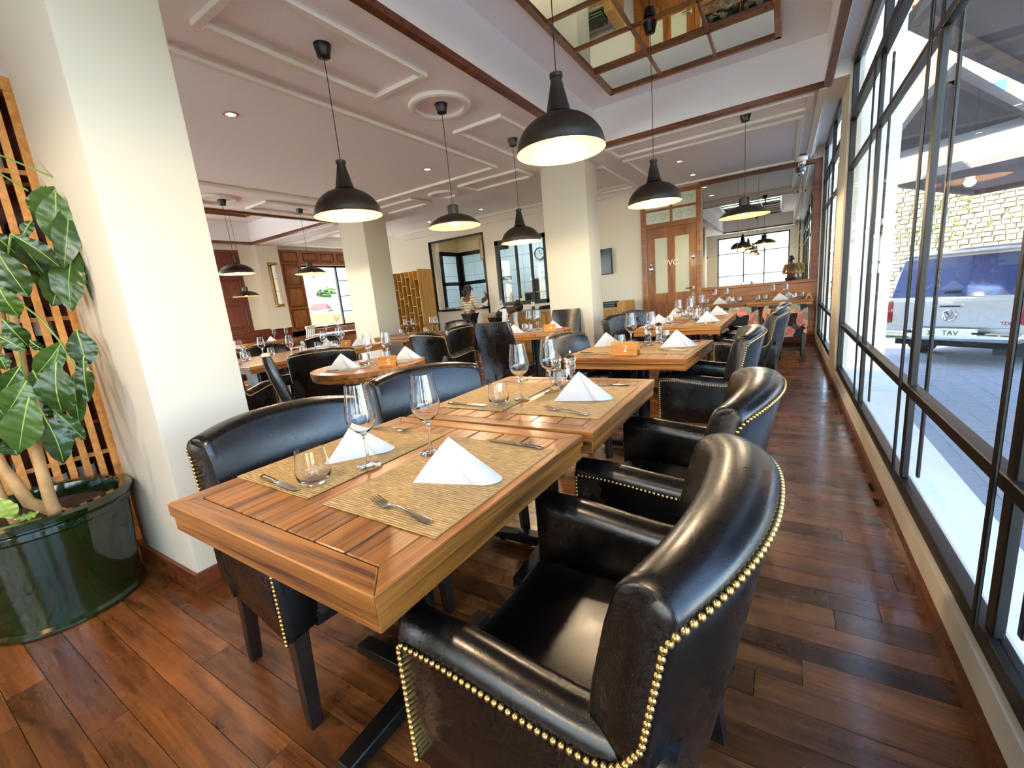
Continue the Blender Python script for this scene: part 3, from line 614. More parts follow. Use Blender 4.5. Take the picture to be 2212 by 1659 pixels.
MB().lathe([(0, .02), (.15, .02), (.15, .026), (0, .026)], 28).build('dial', plain('clock_dial', 'b9c6c8', .5), ck, rot=(PI/2, 0, 0)); b = MB(); b.box(-.006, .006, -.032, -.028, 0, .1); b.box(0, .075, -.032, -.028, -.006, .006); b.build('hand', M['black'], ck)
for i, (x0, x1, z, lab) in enumerate(((-5.55, -4.2, 1.62, 'steel shelf of folders seen through the kitchen window'), (-5.5, -4.25, 1.28, 'lower kitchen shelf stacked with boards'))):
    t_ = thing('kitchen_shelf', lab, 'shelf', ((x0+x1)/2, 10.2 - .5 * i, z)); MB().box(-(x1-x0)/2, (x1-x0)/2, -.2, .2, -.03, 0).build('board', (M['chrome'], M['oak'])[i], t_)
    for x in (-(x1-x0)/2 + .03, (x1-x0)/2 - .03): MB().box(x - .015, x + .015, -.18, .18, -z, -.03).build('leg', M['blackmetal'], t_)
for i, (x, c_, lab) in enumerate(((-4.95, '9db53a', 'green folder on the kitchen shelf'), (-4.72, '6fc0c4', 'turquoise folder on the kitchen shelf'), (-4.5, '8fae34', 'dark green folder at the end of the kitchen shelf'))):
    t_ = thing('folder', lab, 'folder', (x, 10.15, 1.622), 0, 'folders on the kitchen shelf'); MB().box(-.1, .1, -.14, .14, 0, .3).build('cover', plain('folder_%d' % i, c_, .6), t_, bevel=.004); MB().box(-.08, .08, -.142, -.1, .02, .28).build('spine_label', M['white'], t_)
ob = thing('notice_board', 'wooden notice board in the kitchen above the folders', 'board', (-4.8, 11.3, 2.0)); MB().box(-.5, .5, -.02, .02, -.2, .35).build('board', M['oak'], ob, bevel=.004); MB().box(-.3, .2, -.025, -.02, -.1, .2).build('notice', M['white'], ob)
# ------------------------------------------------------------------ serving counter
ctr = thing('serving_counter', 'oak serving counter with grey top below the kitchen window', 'counter', (-4.5, 8.3, 0))
MB().box(-1.2, 1.2, -.38, .40, 0, .84).build('body', M['oak'], ctr); MB().box(-1.23, 1.23, -.42, .44, .84, .89).build('worktop', plain('worktop', '9d9285', .4), ctr, bevel=.005)
for x in (-.8, 0, .8): MB().box(x - .38, x + .38, -.40, -.38, .06, .80).build('door', M['oak'], ctr, bevel=.004)
def bottle(name, label, x, y, z, prof, mat, cap=None, lab=None, group=None):
    t_ = thing(name, label, 'bottle', (x, y, z), 0, group); MB().lathe(prof, 14).build('body', mat, t_)
    top = prof[-1]
    if cap: MB().lathe([(0, top[1] - .03), (top[0] + .003, top[1] - .03), (top[0] + .003, top[1] + .006), (0, top[1] + .006)], 12).build('cap', cap, t_)
    if lab:
        r = prof[2][0] + .0008; MB().lathe([(r, .07), (r, .16)], 14).build('paper_label', lab, t_)
    return t_
WINE = [(0, 0), (.034, 0), (.037, .01), (.037, .19), (.030, .215), (.016, .24), (.014, .30)]
WATER = [(0, 0), (.036, 0), (.040, .01), (.040, .18), (.03, .24), (.014, .29), (.014, .31)]
M['wineglass'] = plain('dark_bottle_glass', '0f0d0c', .12, coat=.5); M['greenglass'] = plain('green_bottle_glass', '3f5a1e', .1, coat=.6); M['paper'] = plain('label_paper', 'ddd8cc', .7)
M['redcap'] = plain('red_cap', '7a1420', .4); M['bluecap'] = plain('blue_cap', '1b3f9c', .4)
bottle('water_bottle', 'clear water bottle with a blue cap on the counter', -5.32, 8.15, .892, WATER, M['glass'], M['bluecap'], M['paper'])
bottle('green_bottle', 'green glass bottle with pale label on the counter', -4.52, 8.15, .892, WINE, M['greenglass'], M['black'], M['paper'])
bottle('sauce_bottle', 'red sauce bottle on the kitchen window ledge', -5.5, YB + .12, 1.002, WATER, M['redcap'], M['redcap'])
tr = thing('tray_stack', 'stack of dark trays on the counter beside the column', 'trays', (-4.1, 8.2, .892))
for i in range(4): MB().box(-.24 + .01*i, .24, -.16, .16, i*.018, i*.018 + .014).build('tray', M['black'], tr, bevel=.003)
nt_ = tag(MB().box(-.06, .06, -.002, .002, 0, .09).build('sticky_note', plain('sticky', 'b8e024', .6), None, (-5.13, YB - .004, 1.06)), 'bright green sticky note on the kitchen window frame', 'note')
# ------------------------------------------------------------------ wine rack
rk = thing('wine_rack', 'tall oak wine rack with staggered shelves beside the kitchen hatch', 'rack', (-7.42, 7.86, 0))
MB().box(-.03, 0, 0, .5, 0, 2.06).build('side_panel', M['oak'], rk); MB().box(-1.0, -.03, .48, .5, 0, 2.05).build('back_panel', M['oak'], rk); MB().box(-1.03, -1.0, 0, .5, 0, 2.05).build('side_panel', M['oak'], rk)
wr_ = []
cw = .138
for i in range(7):
    x1 = -.03 - i * cw; x0 = x1 - cw
    MB().box(x0 - .008, x0 + .008, 0, .4, 0, 2.03).build('upright', M['oak'], rk, smooth=0)
    off = (.10, .32, .17, .40)[i % 4]
    z = off
    k = 0
    while z < 2.0:
        MB().box(x0 + .008, x1 - .008, 0, .4, z, z + .02).build('shelf', M['oak'], rk, smooth=0)
        if (i * 3 + k) % 3 != 1: wr_.append((-7.42 + (x0+x1)/2, 7.98, z + .021, k))
        z += .43; k += 1
WN = ['wine bottle in the first column of the rack', 'wine bottle in the second column of the rack', 'wine bottle in the third column of the rack', 'wine bottle in the fourth column of the rack', 'wine bottle in the fifth column of the rack', 'wine bottle in the sixth column of the rack', 'wine bottle in the seventh column of the rack']
w0 = None
for (x, y, z, k) in wr_:
    ci = min(6, int((-7.45 - x) / cw))
    if w0 is None: w0 = bottle('wine_bottle', 'dark ' + WN[ci] + (', lowest shelf', ', second shelf up', ', third shelf up', ', fourth shelf up', ', top shelf')[k], x, y, z, WINE, M['wineglass'], M['redcap'], M['paper'], 'bottles in column %d of the wine rack' % (ci + 1))
    else: dup(w0, (x, y, z), random.random(), 'dark ' + WN[ci] + (', lowest shelf', ', second shelf up', ', third shelf up', ', fourth shelf up', ', top shelf')[k], 'bottles in column %d of the wine rack' % (ci + 1))
# ------------------------------------------------------------------ television, side cabinet
tv = thing('television', 'small black television on the white wall', 'television', (-3.06, YB, 1.72)); MB().box(-.36, .12, -.09, -.04, -.25, .25).build('case', M['black'], tv, bevel=.006); MB().box(-.345, .105, -.094, -.09, -.235, .235).build('screen', plain('screen', '050506', .12), tv); MB().box(-.15, -.05, -.05, 0, -.08, .08).build('bracket', M['blackmetal'], tv)
cb = thing('side_cabinet', 'oak side cabinet between the column and the toilet door', 'cabinet', (-2.85, 8.25, 0)); MB().box(-.35, .33, -.22, .35, 0, .80).build('body', M['oak'], cb); MB().box(-.37, .2, -.24, .37, .80, .83).build('top', plain('grey_top', '8f8a80', .5), cb); MB().box(.2, .36, -.24, .37, 0, .93).build('end_panel', M['oak'], cb, bevel=.004)
for x in (-.18, .1): MB().box(x - .13, x + .13, -.235, -.22, .05, .76).build('door', M['oak'], cb, bevel=.003)
tk = thing('menu_stack', 'stack of dark green menus on the side cabinet', 'menus', (-2.85, 8.2, .832))
for i in range(5): MB().box(-.27, .15 - .01*(i % 3), -.15, .15, i*.022, i*.022 + .016).build('menu', plain('menu_%d' % (i % 2), ('1d211a', '6f7a4a')[i % 2], .5) if 'menu_%d' % (i % 2) not in bpy.data.materials else bpy.data.materials['menu_%d' % (i % 2)], tk, rot=(0, 0, .04*(i % 3)))
# ------------------------------------------------------------------ security camera, downlights
q = at(1733, 348, z=ZC - .04)
se = thing('security_camera', 'white dome security camera above the wall mirror', 'camera', (q.x * .95, 8.35, ZC - .035)); MB().lathe([(0, 0), (.07, 0), (.07, -.05), (.05, -.07), (0, -.07)], 20).build('housing', M['white'], se); MB().ball((0, 0, -.09), .05, 16, 8).build('lens_dome', M['chrome'], se)
DLAB = ['recessed downlight nearest the left column', 'recessed downlight between two ceiling mouldings', 'recessed downlight by the kitchen wall above the hatch', 'recessed downlight by the kitchen wall above the wine rack', 'recessed downlight nearer of two before the mirror wall', 'recessed downlight farther of two before the mirror wall']
for i, (u, v) in enumerate(((498, 246), (923, 365), (1039, 452), (927, 479), (1468, 348), (1497, 377))):
    zz = 3.12 if i in (2, 3) else ZC
    q = at(u, v, z=zz); t_ = thing('downlight', DLAB[i], 'light', (q.x, q.y, zz), 0, 'recessed downlights')
    MB().lathe([(.052, 0), (.052, -.006), (.038, -.008), (.036, .0)], 24).build('ring', M['chrome'], t_); MB().lathe([(0, -.003), (.037, -.003)], 20).build('lens', M['spot'], t_)
    l = bpy.data.lights.new('downlight_lamp', 'SPOT'); l.energy = 24; l.color = (1, .82, .58); l.spot_size = 1.5; l.spot_blend = .6; l.shadow_soft_size = .04
    lo = bpy.data.objects.new('downlight_lamp', l); COL.objects.link(lo); lo.parent = t_; lo.location = (0, 0, -.02)

# ------------------------------------------------------------------ pendant lamps
def dome_lamp(kind, label, x, y, ztop, zsh, r, watts=20):
    t_ = thing('pendant_lamp', label, 'lamp', (x, y, ztop), 0, 'black pendant lamps')
    MB().lathe([(0, 0), (.055, 0), (.052, -.02), (.043, -.05), (.04, -.072), (0, -.078)], 20).build('ceiling_rose', M['black'], t_)
    dz = zsh - ztop                                     # rim height below the ceiling
    if kind == 'dome':
        hn, hd = r * .82, r * .80                       # neck and dome heights
        prof = [(r, 0), (r * .985, .015)] + [(r * math.cos(a) , hd * math.sin(a)) for a in [.16 + .105 * k for k in range(11)]]
        rt = prof[-1][0]
        neck = [(r * .30, hd * .985), (r * .27, hd * 1.03), (r * .12, hd + hn * .82), (r * .12, hd + hn * .84), (r * .145, hd + hn * .86), (r * .145, hd + hn * .96), (r * .07, hd + hn), (0, hd + hn)]
    elif kind == 'half':
        hd = r * .62; hn = r * .1
        prof = [(r, 0), (r * .985, .012)] + [(r * math.cos(a), hd * math.sin(a)) for a in [.16 + .12 * k for k in range(11)]]
        neck = [(r * .16, hd * .97), (r * .1, hd + hn), (0, hd + hn)]
    else:
        hd = r * .42; hn = r * .36
        prof = [(r, 0), (r * .995, .012), (r * .90, r * .13), (r * .80, r * .22), (r * .62, r * .33), (r * .42, r * .40), (r * .25, hd)]
        neck = [(r * .25, hd), (r * .21, hd + .004), (r * .21, hd + hn * .9), (r * .17, hd + hn), (0, hd + hn)]
    ins = [(max(a - .004, .001), b_ - .003) for a, b_ in prof]
    sh = MB().lathe(prof, 40); sh.build('shade', M['lampblack'], t_, (0, 0, dz))
    MB().lathe([(prof[0][0], 0)] + ins[1:] + [(0.001, ins[-1][1])], 40).build('shade_lining', M['lampin'], t_, (0, 0, dz))
    MB().lathe(neck, 20).build('neck', M['lampblack'], t_, (0, 0, dz))
    top = dz + hd + hn
    MB().tube([(0, 0, -.07), (.002, 0, (top - .07) / 2), (0, 0, top)], .0028, 6).build('cord', M['black'], t_)
    zb = dz + r * .16
    MB().lathe([(.0, -.036), (.018, -.03), (.029, -.012), (.031, .004), (.024, .025), (.014, .05), (.014, r * .3)], 16).build('bulb', M['bulb'], t_, (0, 0, zb))
    l = bpy.data.lights.new('lamp_light', 'POINT'); l.energy = watts; l.color = (1, .78, .5); l.shadow_soft_size = .035
    lo = bpy.data.objects.new('lamp_light', l); COL.objects.link(lo); lo.parent = t_; lo.location = (0, 0, zb - .06)
    return t_
dome_lamp('dome', 'black dome pendant lamp hanging nearest over the window table', -.985, 2.20, ZH - .02, 1.90, .225)
dome_lamp('dome', 'black dome pendant lamp over the table before the toilet door', -.985, 4.12, ZH - .02, 1.885, .225)
dome_lamp('dome', 'black dome pendant lamp beside the left column', -2.545, 2.10, ZC, 1.845, .222)
dome_lamp('flat', 'wide shallow black pendant lamp under the round ceiling moulding', -2.558, 3.27, ZC, 1.875, .235)
dome_lamp('dome', 'black dome pendant lamp before the kitchen window', -2.56, 4.46, ZC, 1.80, .225)
dome_lamp('flat', 'wide shallow black pendant lamp before the mirror wall', -.40, 5.76, ZC, 1.845, .255)
dome_lamp('half', 'black half-dome pendant lamp seen past the left column', -6.64, 3.36, ZC, 1.885, .225)
dome_lamp('flat', 'shallow black pendant lamp before the far window', -6.61, 4.50, ZC, 1.88, .235)
dome_lamp('flat', 'cone-shaped black pendant lamp hanging lowest at the far left', -8.35, 4.3, ZH - .02, 1.66, .22, 4)
for i, (x, y, zt) in enumerate(((-.985, .10, ZH - .02), (-.985, -1.9, ZH - .02), (-2.56, -.6, ZC), (-6.62, 1.9, ZC), (-6.62, .2, ZC))):
    dome_lamp('dome' if i < 3 else 'flat', ('black dome pendant lamp straight over the nearest table', 'black dome pendant lamp behind the nearest table', 'black dome pendant lamp beyond the left column', 'shallow black pendant lamp behind the left column', 'shallow black pendant lamp in the near left corner')[i], x, y, zt, 1.88, .225)
# ------------------------------------------------------------------ armchair (faces -x, origin on the floor under its middle)
def sm(a, b_, x):
    t_ = max(0, min(1, (x - a) / (b_ - a))); return t_*t_*(3 - 2*t_)
def arm_top(x): return .632 - .034 * sm(-.26, .10, x)
def back_x(t_, z): return .302 - .078 * abs(t_) ** 2.3 - .19 * max(0, .87 - z) - .06 * max(0, .45 - z)
def back_top(t_): return .882 - .034 * abs(t_) ** 2.5
def half_round(y0, y1, zt, r, n=8):
    cy = (y0 + y1) / 2; hw = (y1 - y0) / 2
    return [(cy + hw * math.cos(a), zt - r + r * math.sin(a)) for a in [PI * k / n for k in range(n + 1)]]
def arm_mesh(s):
    b = MB(); rings = []
    for x, ins in ((-.305, .016), (-.302, .006), (-.295, 0), (-.2, 0), (-.12, 0), (-.04, 0), (.04, 0), (.10, 0), (.17, 0), (.20, .0)):
        zt = arm_top(x) - ins; o, i_ = .312 - ins, .222 + ins
        sec = [(i_, .33), (o - .012, .31 + ins), (o, .32 + ins), (o + .003, .42), (o + .002, .52)] + half_round(i_, o, zt, .05, 10) + [(i_ - .004, .52), (i_ - .004, .44)]
        r = [(x, s * yy, zz) for yy, zz in sec]
        rings.append(r if s > 0 else r[::-1])
    return b.loft(rings)
def back_mesh():
    b = MB(); rings = []; n = 26
    ts = [-1.02, -1.012] + [-1 + 2 * k / n for k in range(n + 1)] + [1.012, 1.02]
    for t_ in ts:
        tt = max(-1, min(1, t_)); ins = .014 if abs(t_) > 1.015 else (.005 if abs(t_) > 1.005 else 0)
        y = .312 * tt + (t_ - tt) * .35
        zt = back_top(tt) - ins
        def X(z, d): # d: thickness in from the outer face
            sl = .08 * 2.3 * abs(tt) ** 1.3 / .312 * (1 if tt >= 0 else -1) * -1
            nx = 1 / math.hypot(1, sl); ny = -sl / math.hypot(1, sl)
            return (back_x(tt, z) - d * nx - (ins if d < .05 else -ins), y - d * ny * .55, z)
        th = .105 + .012 * (1 - tt * tt)
        sec = [X(.31, 0), X(.42, 0), X(.55, 0), X(.68, 0), X(.78, 0), X(zt - .03, .0)]
        for k in range(1, 8):
            a = PI * k / 8; sec.append(X(zt - .03 + .03 * math.sin(a), th / 2 - th / 2 * math.cos(a)))
        sec += [X(zt - .03, th), X(.76, th + .008), X(.66, th + .012), X(.56, th + .008), X(.47, th), X(.40, th * .9), X(.31, th * .5)]
        rings.append(sec[::-1])
    return b.loft(rings)
def seat_mesh():
    b = MB(); rings = []
    for z, i_ in ((.34, .0), (.41, 0), (.432, .004), (.446, .016), (.454, .04), (.459, .09), (.461, .15), (.461, .2)):
        pts = []; x0, x1, y0, y1 = -.298 + i_, .17 - i_ * .8, -.226 + i_, .226 - i_
        r = max(.045 - i_ * .2, .01)
        for cx, cy, a0 in ((x1 - r, y1 - r, 0), (x0 + r, y1 - r, PI/2), (x0 + r, y0 + r, PI), (x1 - r, y0 + r, 1.5*PI)):
            for k in range(5): pts.append((cx + r * math.cos(a0 + PI/2*k/4), cy + r * math.sin(a0 + PI/2*k/4), z))
        rings.append(pts)
    return b.loft(rings)
def nail_path():
    P_ = []
    for s in (1, -1):
        side = [(-.296, s * .3135, z) for z in (.315, .40, .50, .575)]
        side += [(x, s * .3155, arm_top(x) - .045) for x in (-.285, -.2, -.1, 0, .08)]
        side += [(.118, s * .3155, .562), (.137, s * .315, .578)]
        for z in (.62, .68, .74, .785): side.append((back_x(1, z) - .014, s * .3165, z))
        side.append((back_x(1, .81) - .006, s * .317, .806))
        topp = []
        for k in range(0, 15):
            t_ = .985 - .985 * k / 14; z = back_top(t_) - .032
            topp.append((back_x(t_, z) + .0025, s * (.312 * t_ + .002 * t_), z))
        P_.append(side + topp)
    return P_
def along(pts, step):
    out = []; acc = 0; pts = [Vector(p) for p in pts]
    for i in range(len(pts) - 1):
        d = (pts[i+1] - pts[i]).length; u = (step - acc) if out else 0
        while u <= d:
            out.append(pts[i].lerp(pts[i+1], u / d)); u += step
        acc = d - (u - step)
    return out
NAILS = [p for path in nail_path() for p in along(path, .0132)]
ARMCHAIR = None
ME = dict(armL=arm_mesh(1).mesh('arm', M['leather'], 60), armR=arm_mesh(-1).mesh('arm', M['leather'], 60), back=back_mesh().mesh('backrest', M['leather'], 70), seat=seat_mesh().mesh('seat', M['seatleather'], 60),
          base=MB().box(-.288, .17, -.224, .224, .30, .36).mesh('seat_rail', M['leather'], 40, .008), nail=MB().ball((0,0,0), .0062, 8, 4).mesh('nailhead', M['brass'], 60))
nb = MB()
for p in NAILS: nb.ball(p, .0062, 6, 3)
ME['nails'] = nb.mesh('nailhead_trim', M['brass'], 60)
def leg_me(x0, y0, x1, y1, h_=.325):
    a, c_ = .024, .019
    return MB().hexa([(x1-c_, y1-c_, 0), (x1+c_, y1-c_, 0), (x1+c_, y1+c_, 0), (x1-c_, y1+c_, 0)], [(x0-a, y0-a, h_), (x0+a, y0-a, h_), (x0+a, y0+a, h_), (x0-a, y0+a, h_)]).mesh('leg', M['legwood'], 0, .003)
for k, (x0, x1) in enumerate(((-.262, -.268), (.135, .175))):
    for s in (1, -1): ME['leg%d%d' % (k, s)] = leg_me(x0, s*.27, x1, s*.278)
def armchair(label, x, y, rz, group, singly=False):
    t_ = thing('armchair', label, 'chair', (x, y, 0), rz, group)
    for nm, k in (('arm', 'armL'), ('arm', 'armR'), ('backrest', 'back'), ('seat', 'seat'), ('seat_rail', 'base')): put(nm, ME[k], t_)
    for k in (0, 1):
        for s in (1, -1): put('leg', ME['leg%d%d' % (k, s)], t_)
    if singly:
        for p in NAILS: put('nailhead', ME['nail'], t_, p)
    else: stuff(put('nailhead_trim', ME['nails'], t_))
    return t_
G1 = 'black leather armchairs with brass nailheads'
R = math.radians
armchair('black leather armchair nearest the camera, pushed under the front table', -.295, .755, R(-1), G1, True)
armchair('black leather armchair second from the front along the window aisle', -.29, 1.57, R(0), G1)
armchair('black leather armchair drawn up to table 2 on the window side', -.385, 3.11, R(3), G1)
armchair('black leather armchair fourth from the front along the window aisle', -.235, 4.70, R(-2), G1)
armchair('black leather armchair last in the window aisle before the floral chairs', -.22, 5.42, R(2), G1)
armchair('black leather armchair on the column side of the front table', -1.395, .845, PI - R(7), G1)
armchair('black leather armchair turned aside on the left of the second table', -1.47, 1.60, PI - R(29), G1)
armchair('black leather armchair on the left of table 2, back to the column', -1.29, 3.12, PI - R(4), G1)
armchair('black leather armchair left of the table before the toilet door, nearer one', -1.47, 5.00, PI - R(20), G1)
armchair('black leather armchair left of the table before the toilet door, farther one', -1.52, 5.80, PI - R(5), G1)
armchair('black leather armchair turned its nailed back to the round table nearest the left column', -4.02, 2.72, R(-40), G1)
armchair('black leather armchair whose nailed back faces the farther round table', -4.05, 4.80, R(2), G1)
armchair('black leather armchair at the near end of the long left table', -4.35, 1.85, R(-60), G1)
armchair('black leather armchair behind the long left table, left one', -6.02, 3.30, PI + R(6), G1)
armchair('black leather armchair behind the long left table, right one', -6.0, 4.15, PI - R(10), G1)
armchair('black leather armchair facing the room behind the middle table', -5.0, 6.0, R(90), G1)
armchair('black leather armchair in front of the middle table', -3.62, 4.05, R(-95), G1)
# ------------------------------------------------------------------ plain high-backed chair (faces -x)
def side_chair(label, x, y, rz, h_=.96, mat=None, seat_z=.46, nm='side_chair', grp='plain black high-backed chairs', bz=.30, w=.215, stretch=False, lean=.10):
    mt = mat or M['leather']; t_ = thing(nm, label, 'chair', (x, y, 0), rz, grp)
    b = MB(); rings = []
    for k in range(9):
        f = k / 8; z = bz + (h_ - bz) * f; xb = .20 + lean * sm(.2, 1, f) + (0 if k < 8 else .006); th = .075 - .012 * f; ww = w + .008 * math.sin(f * PI); e = .018 if k == 8 else 0
        rings.append([(xb - th + e*.5, -ww + e + .012, z), (xb - th - .006 + e*.5, 0, z), (xb - th + e*.5, ww - e - .012, z), (xb - th + .012, ww - e, z), (xb - .012, ww - e, z), (xb - e*.5, ww - e - .012, z), (xb + .008 - e*.5, 0, z), (xb - e*.5, -ww + e + .012, z), (xb - .012, -ww + e, z), (xb - th + .012, -ww + e, z)])
    b.loft([r[::-1] for r in rings]).build('backrest', mt, t_, smooth=65)
    MB().box(-.25, .20, -w, w, bz + .02, seat_z).build('seat', mt, t_, bevel=.025, seg=3)
    for k, (x0, x1) in enumerate(((-.225, -.225), (.18, .215))):
        for s in (1, -1): put('leg', leg_me(x0, s*(w - .03), x1, s*(w - .03), bz + .04), t_)
    if stretch:
        for s in (1, -1): MB().box(-.22, .2, s*(w - .03) - .011, s*(w - .03) + .011, .11, .15).build('stretcher', M['legwood'], t_)
        MB().box(-.02, .02, -w + .03, w - .03, .115, .145).build('stretcher', M['legwood'], t_)
    return t_
side_chair('plain black high-backed chair on the near side of the round table nearest the left column', -3.00, 1.90, R(-118))
side_chair('plain black high-backed chair on the near side of the round table by the middle column', -2.57, 3.98, R(-88))
side_chair('plain black high-backed chair squeezed against the middle column', -2.6, 5.38, R(92))
GF = 'floral tapestry chairs'
side_chair('floral tapestry chair closest to the window corner', .02, 7.05, R(-90), .76, M['floral'], .44, 'floral_chair', GF, .33, .25, True, .04)
side_chair('floral tapestry chair in the middle of the back table', -.55, 7.1, R(-88), .76, M['floral'], .44, 'floral_chair', GF, .33, .25, True, .04)
side_chair('floral tapestry chair nearest the toilet door', -1.12, 7.1, R(-94), .76, M['floral'], .44, 'floral_chair', GF, .33, .25, True, .04)

# ------------------------------------------------------------------ tables
TZ = .76
def rail_mesh(L, w, z0, z1): # mitred strip along x, its outer edge at y=0
    return MB().hexa([(-L/2, 0, z0), (L/2, 0, z0), (L/2 - w, w, z0), (-L/2 + w, w, z0)], [(-L/2, 0, z1), (L/2, 0, z1), (L/2 - w, w, z1), (-L/2 + w, w, z1)])
def pedestal(t_, arm=.31, n=4):
    b = MB()
    for k in range(4): a = PI/4 + k*PI/2; b.cyl((.038*math.cos(a), .038*math.sin(a), .05), (.038*math.cos(a), .038*math.sin(a), .68), .021, n=12)
    b.build('pedestal_column', M['blackmetal'], t_)
    for k in range(n):
        a = k * 2*PI/n
        f = MB().hexa([(.03, -.03, .02), (arm, -.027, .02), (arm, .027, .02), (.03, .03, .02)], [(.03, -.03, .075), (arm, -.027, .055), (arm, .027, .055), (.03, .03, .075)])
        f.cyl((arm - .035, 0, 0), (arm - .035, 0, .02), .018, n=10)
        f.build('foot', M['blackmetal'], t_, rot=(0, 0, a), bevel=.003)
    MB().box(-.17, .17, -.17, .17, .672, .684).build('top_plate', M['blackmetal'], t_, smooth=0)
def square_table(label, x, y, rz, w=.81, d=.815, np_=7, group='square oak dining tables'):
    t_ = thing('dining_table', label, 'table', (x, y, 0), rz, group)
    e = .058; g = .0022
    for (L, rot, px_, py_) in ((w, 0, 0, -d/2), (w, PI, 0, d/2), (d, PI/2, w/2, 0), (d, -PI/2, -w/2, 0)):
        rail_mesh(L - .001, e, .724, TZ).build('top_rail', M['table'], t_, (px_, py_, 0), (0, 0, rot), smooth=0, bevel=.0025)
        rail_mesh(L - .012, e, .684, .7215).build('lower_rail', M['table'], t_, (px_ - (.006 * math.copysign(1, px_) if px_ else 0), py_ - (.006 * math.copysign(1, py_) if py_ else 0), 0), (0, 0, rot), smooth=0, bevel=.002)
    iw = w - 2*e; pw = iw / np_
    me = MB().box(-(d - 2*e)/2 + .004, (d - 2*e)/2 - .004, -pw/2 + g, pw/2 - g, .735, TZ - .0012).mesh('plank', M['table'], 0, .0025)
    for k in range(np_): put('plank', me, t_, (-iw/2 + pw * (k + .5), 0, 0), (0, 0, PI/2))
    MB().box(-w/2 + .03, w/2 - .03, -d/2 + .03, d/2 - .03, .70, .742).build('underboard', M['darkpanel'], t_, smooth=0)
    pedestal(t_)
    return t_
def round_table(label, x, y, r, group='round oak dining tables'):
    t_ = thing('round_table', label, 'table', (x, y, 0), 0, group)
    for k in range(6):
        a0, a1 = k*PI/3 + .002, (k+1)*PI/3 - .002
        arc = [a0 + (a1-a0)*j/10 for j in range(11)]
        MB().prism([(r*math.cos(a), r*math.sin(a)) for a in arc] + [((r-.06)*math.cos(a), (r-.06)*math.sin(a)) for a in arc[::-1]], .724, TZ).build('rim_segment', M['table'], t_, smooth=30)
    MB().lathe([(0, .69), (r - .012, .69), (r - .006, .70), (r - .006, .72), (0, .72)], 48).build('lower_rim', M['table'], t_)
    n = 7; R_ = r - .062; pw = 2*R_/n
    for k in range(n):
        y0 = -R_ + pw*k + .002; y1 = y0 + pw - .004; pts = []
        for j in range(5): yy = y0 + (y1-y0)*j/4; pts.append((math.sqrt(max(R_*R_ - yy*yy, 1e-6)), yy))
        pts += [(-a, b_) for a, b_ in pts[::-1]]
        MB().prism(pts, .735, TZ - .0012).build('plank', M['table'], t_, smooth=0)
    MB().lathe([(0, .71), (r - .03, .71), (r - .03, .74), (0, .74)], 40).build('underboard', M['darkpanel'], t_); pedestal(t_)
    return t_
T1R = R(-1.0)
square_table('nearest square wooden table, corner towards the camera', -.93, .784, T1R)
square_table('second square wooden table with the glass pepper mills', -.906, 1.617, R(.5))
square_table('square wooden table carrying the wooden number 2', -.848, 3.03, R(-3))
square_table('square wooden table behind table 2', -.89, 4.79, 0)
square_table('square wooden table nearest the toilet door in the window row', -.89, 5.615, 0)
square_table('back wooden table below the mirror on the door side', -.955, 8.28, 0, .885, .80)
square_table('back wooden table below the mirror in the window corner', -.065, 8.28, 0, .885, .80)
square_table('long left wooden table, nearer half behind the column', -5.1, 2.62, 0, 1.24, .86, 9)
square_table('long left wooden table, farther half carrying a number stand', -5.1, 3.49, 0, 1.24, .86, 9)
square_table('middle wooden table in front of the wine rack', -5.05, 5.12, 0, 1.1, .80, 8)
square_table('far wooden table by the sunlit window', -9.3, 6.6, 0, .9, 1.2, 7)
square_table('wooden table along the far left wall', -9.2, 4.9, 0, .9, 1.2, 7)
round_table('round wooden table nearest the left column', -2.90, 2.36, .455)
round_table('round wooden table by the middle column', -2.62, 4.72, .44)
square_table('wooden table beyond the far column', -8.0, 7.2, 0, .85, .85, 7)

# ------------------------------------------------------------------ tableware
TW = TZ + .0026
ME['wg'] = MB().lathe([(0, .0015), (.034, .001), (.0355, .0025), (.033, .0045), (.012, .008), (.006, .014), (.0042, .03), (.0038, .06), (.0042, .08), (.006, .092), (.011, .099), (.021, .107), (.033, .120), (.0405, .134), (.0435, .148), (.0425, .163), (.038, .195), (.0325, .232), (.0315, .243), (.0305, .243), (.0318, .23), (.037, .195), (.0415, .163), (.0425, .148), (.0395, .135), (.032, .1215), (.020, .109), (.008, .103), (0, .1025)], 32).mesh('wine_glass', M['glass'], 50)
ME['tm'] = MB().lathe([(0, .001), (.030, .001), (.034, .004), (.041, .016), (.0445, .03), (.044, .045), (.040, .07), (.0365, .095), (.0355, .0955), (.039, .07), (.0428, .045), (.0432, .031), (.0395, .019), (.030, .0115), (0, .010)], 32).mesh('tumbler', M['glass'], 50)
def wine(label, x, y, z=TW, grp='stemmed wine glasses'): return tag(put('wine_glass', ME['wg'], None, (x, y, z), (0, 0, random.random()*6)), label, 'glass', grp)
def tumb(label, x, y, z=TW, grp='water tumblers'): return tag(put('water_tumbler', ME['tm'], None, (x, y, z), (0, 0, random.random()*6)), label, 'glass', grp)
ME['matm'] = MB().box(-.18, .18, -.25, .25, 0, .0022).mesh('placemat', M['mat'], 0)
ME['matr'] = MB().lathe([(0, 0), (.19, 0), (.19, .0022), (0, .0022)], 40).mesh('round_placemat', plain('grey_placemat', '8b8577', .6), 40)
def mat_(label, x, y, rz=0, grp='woven placemats', k='matm'): return tag(put('placemat', ME[k], None, (x, y, TZ + .0002), (0, 0, rz)), label, 'placemat', grp)
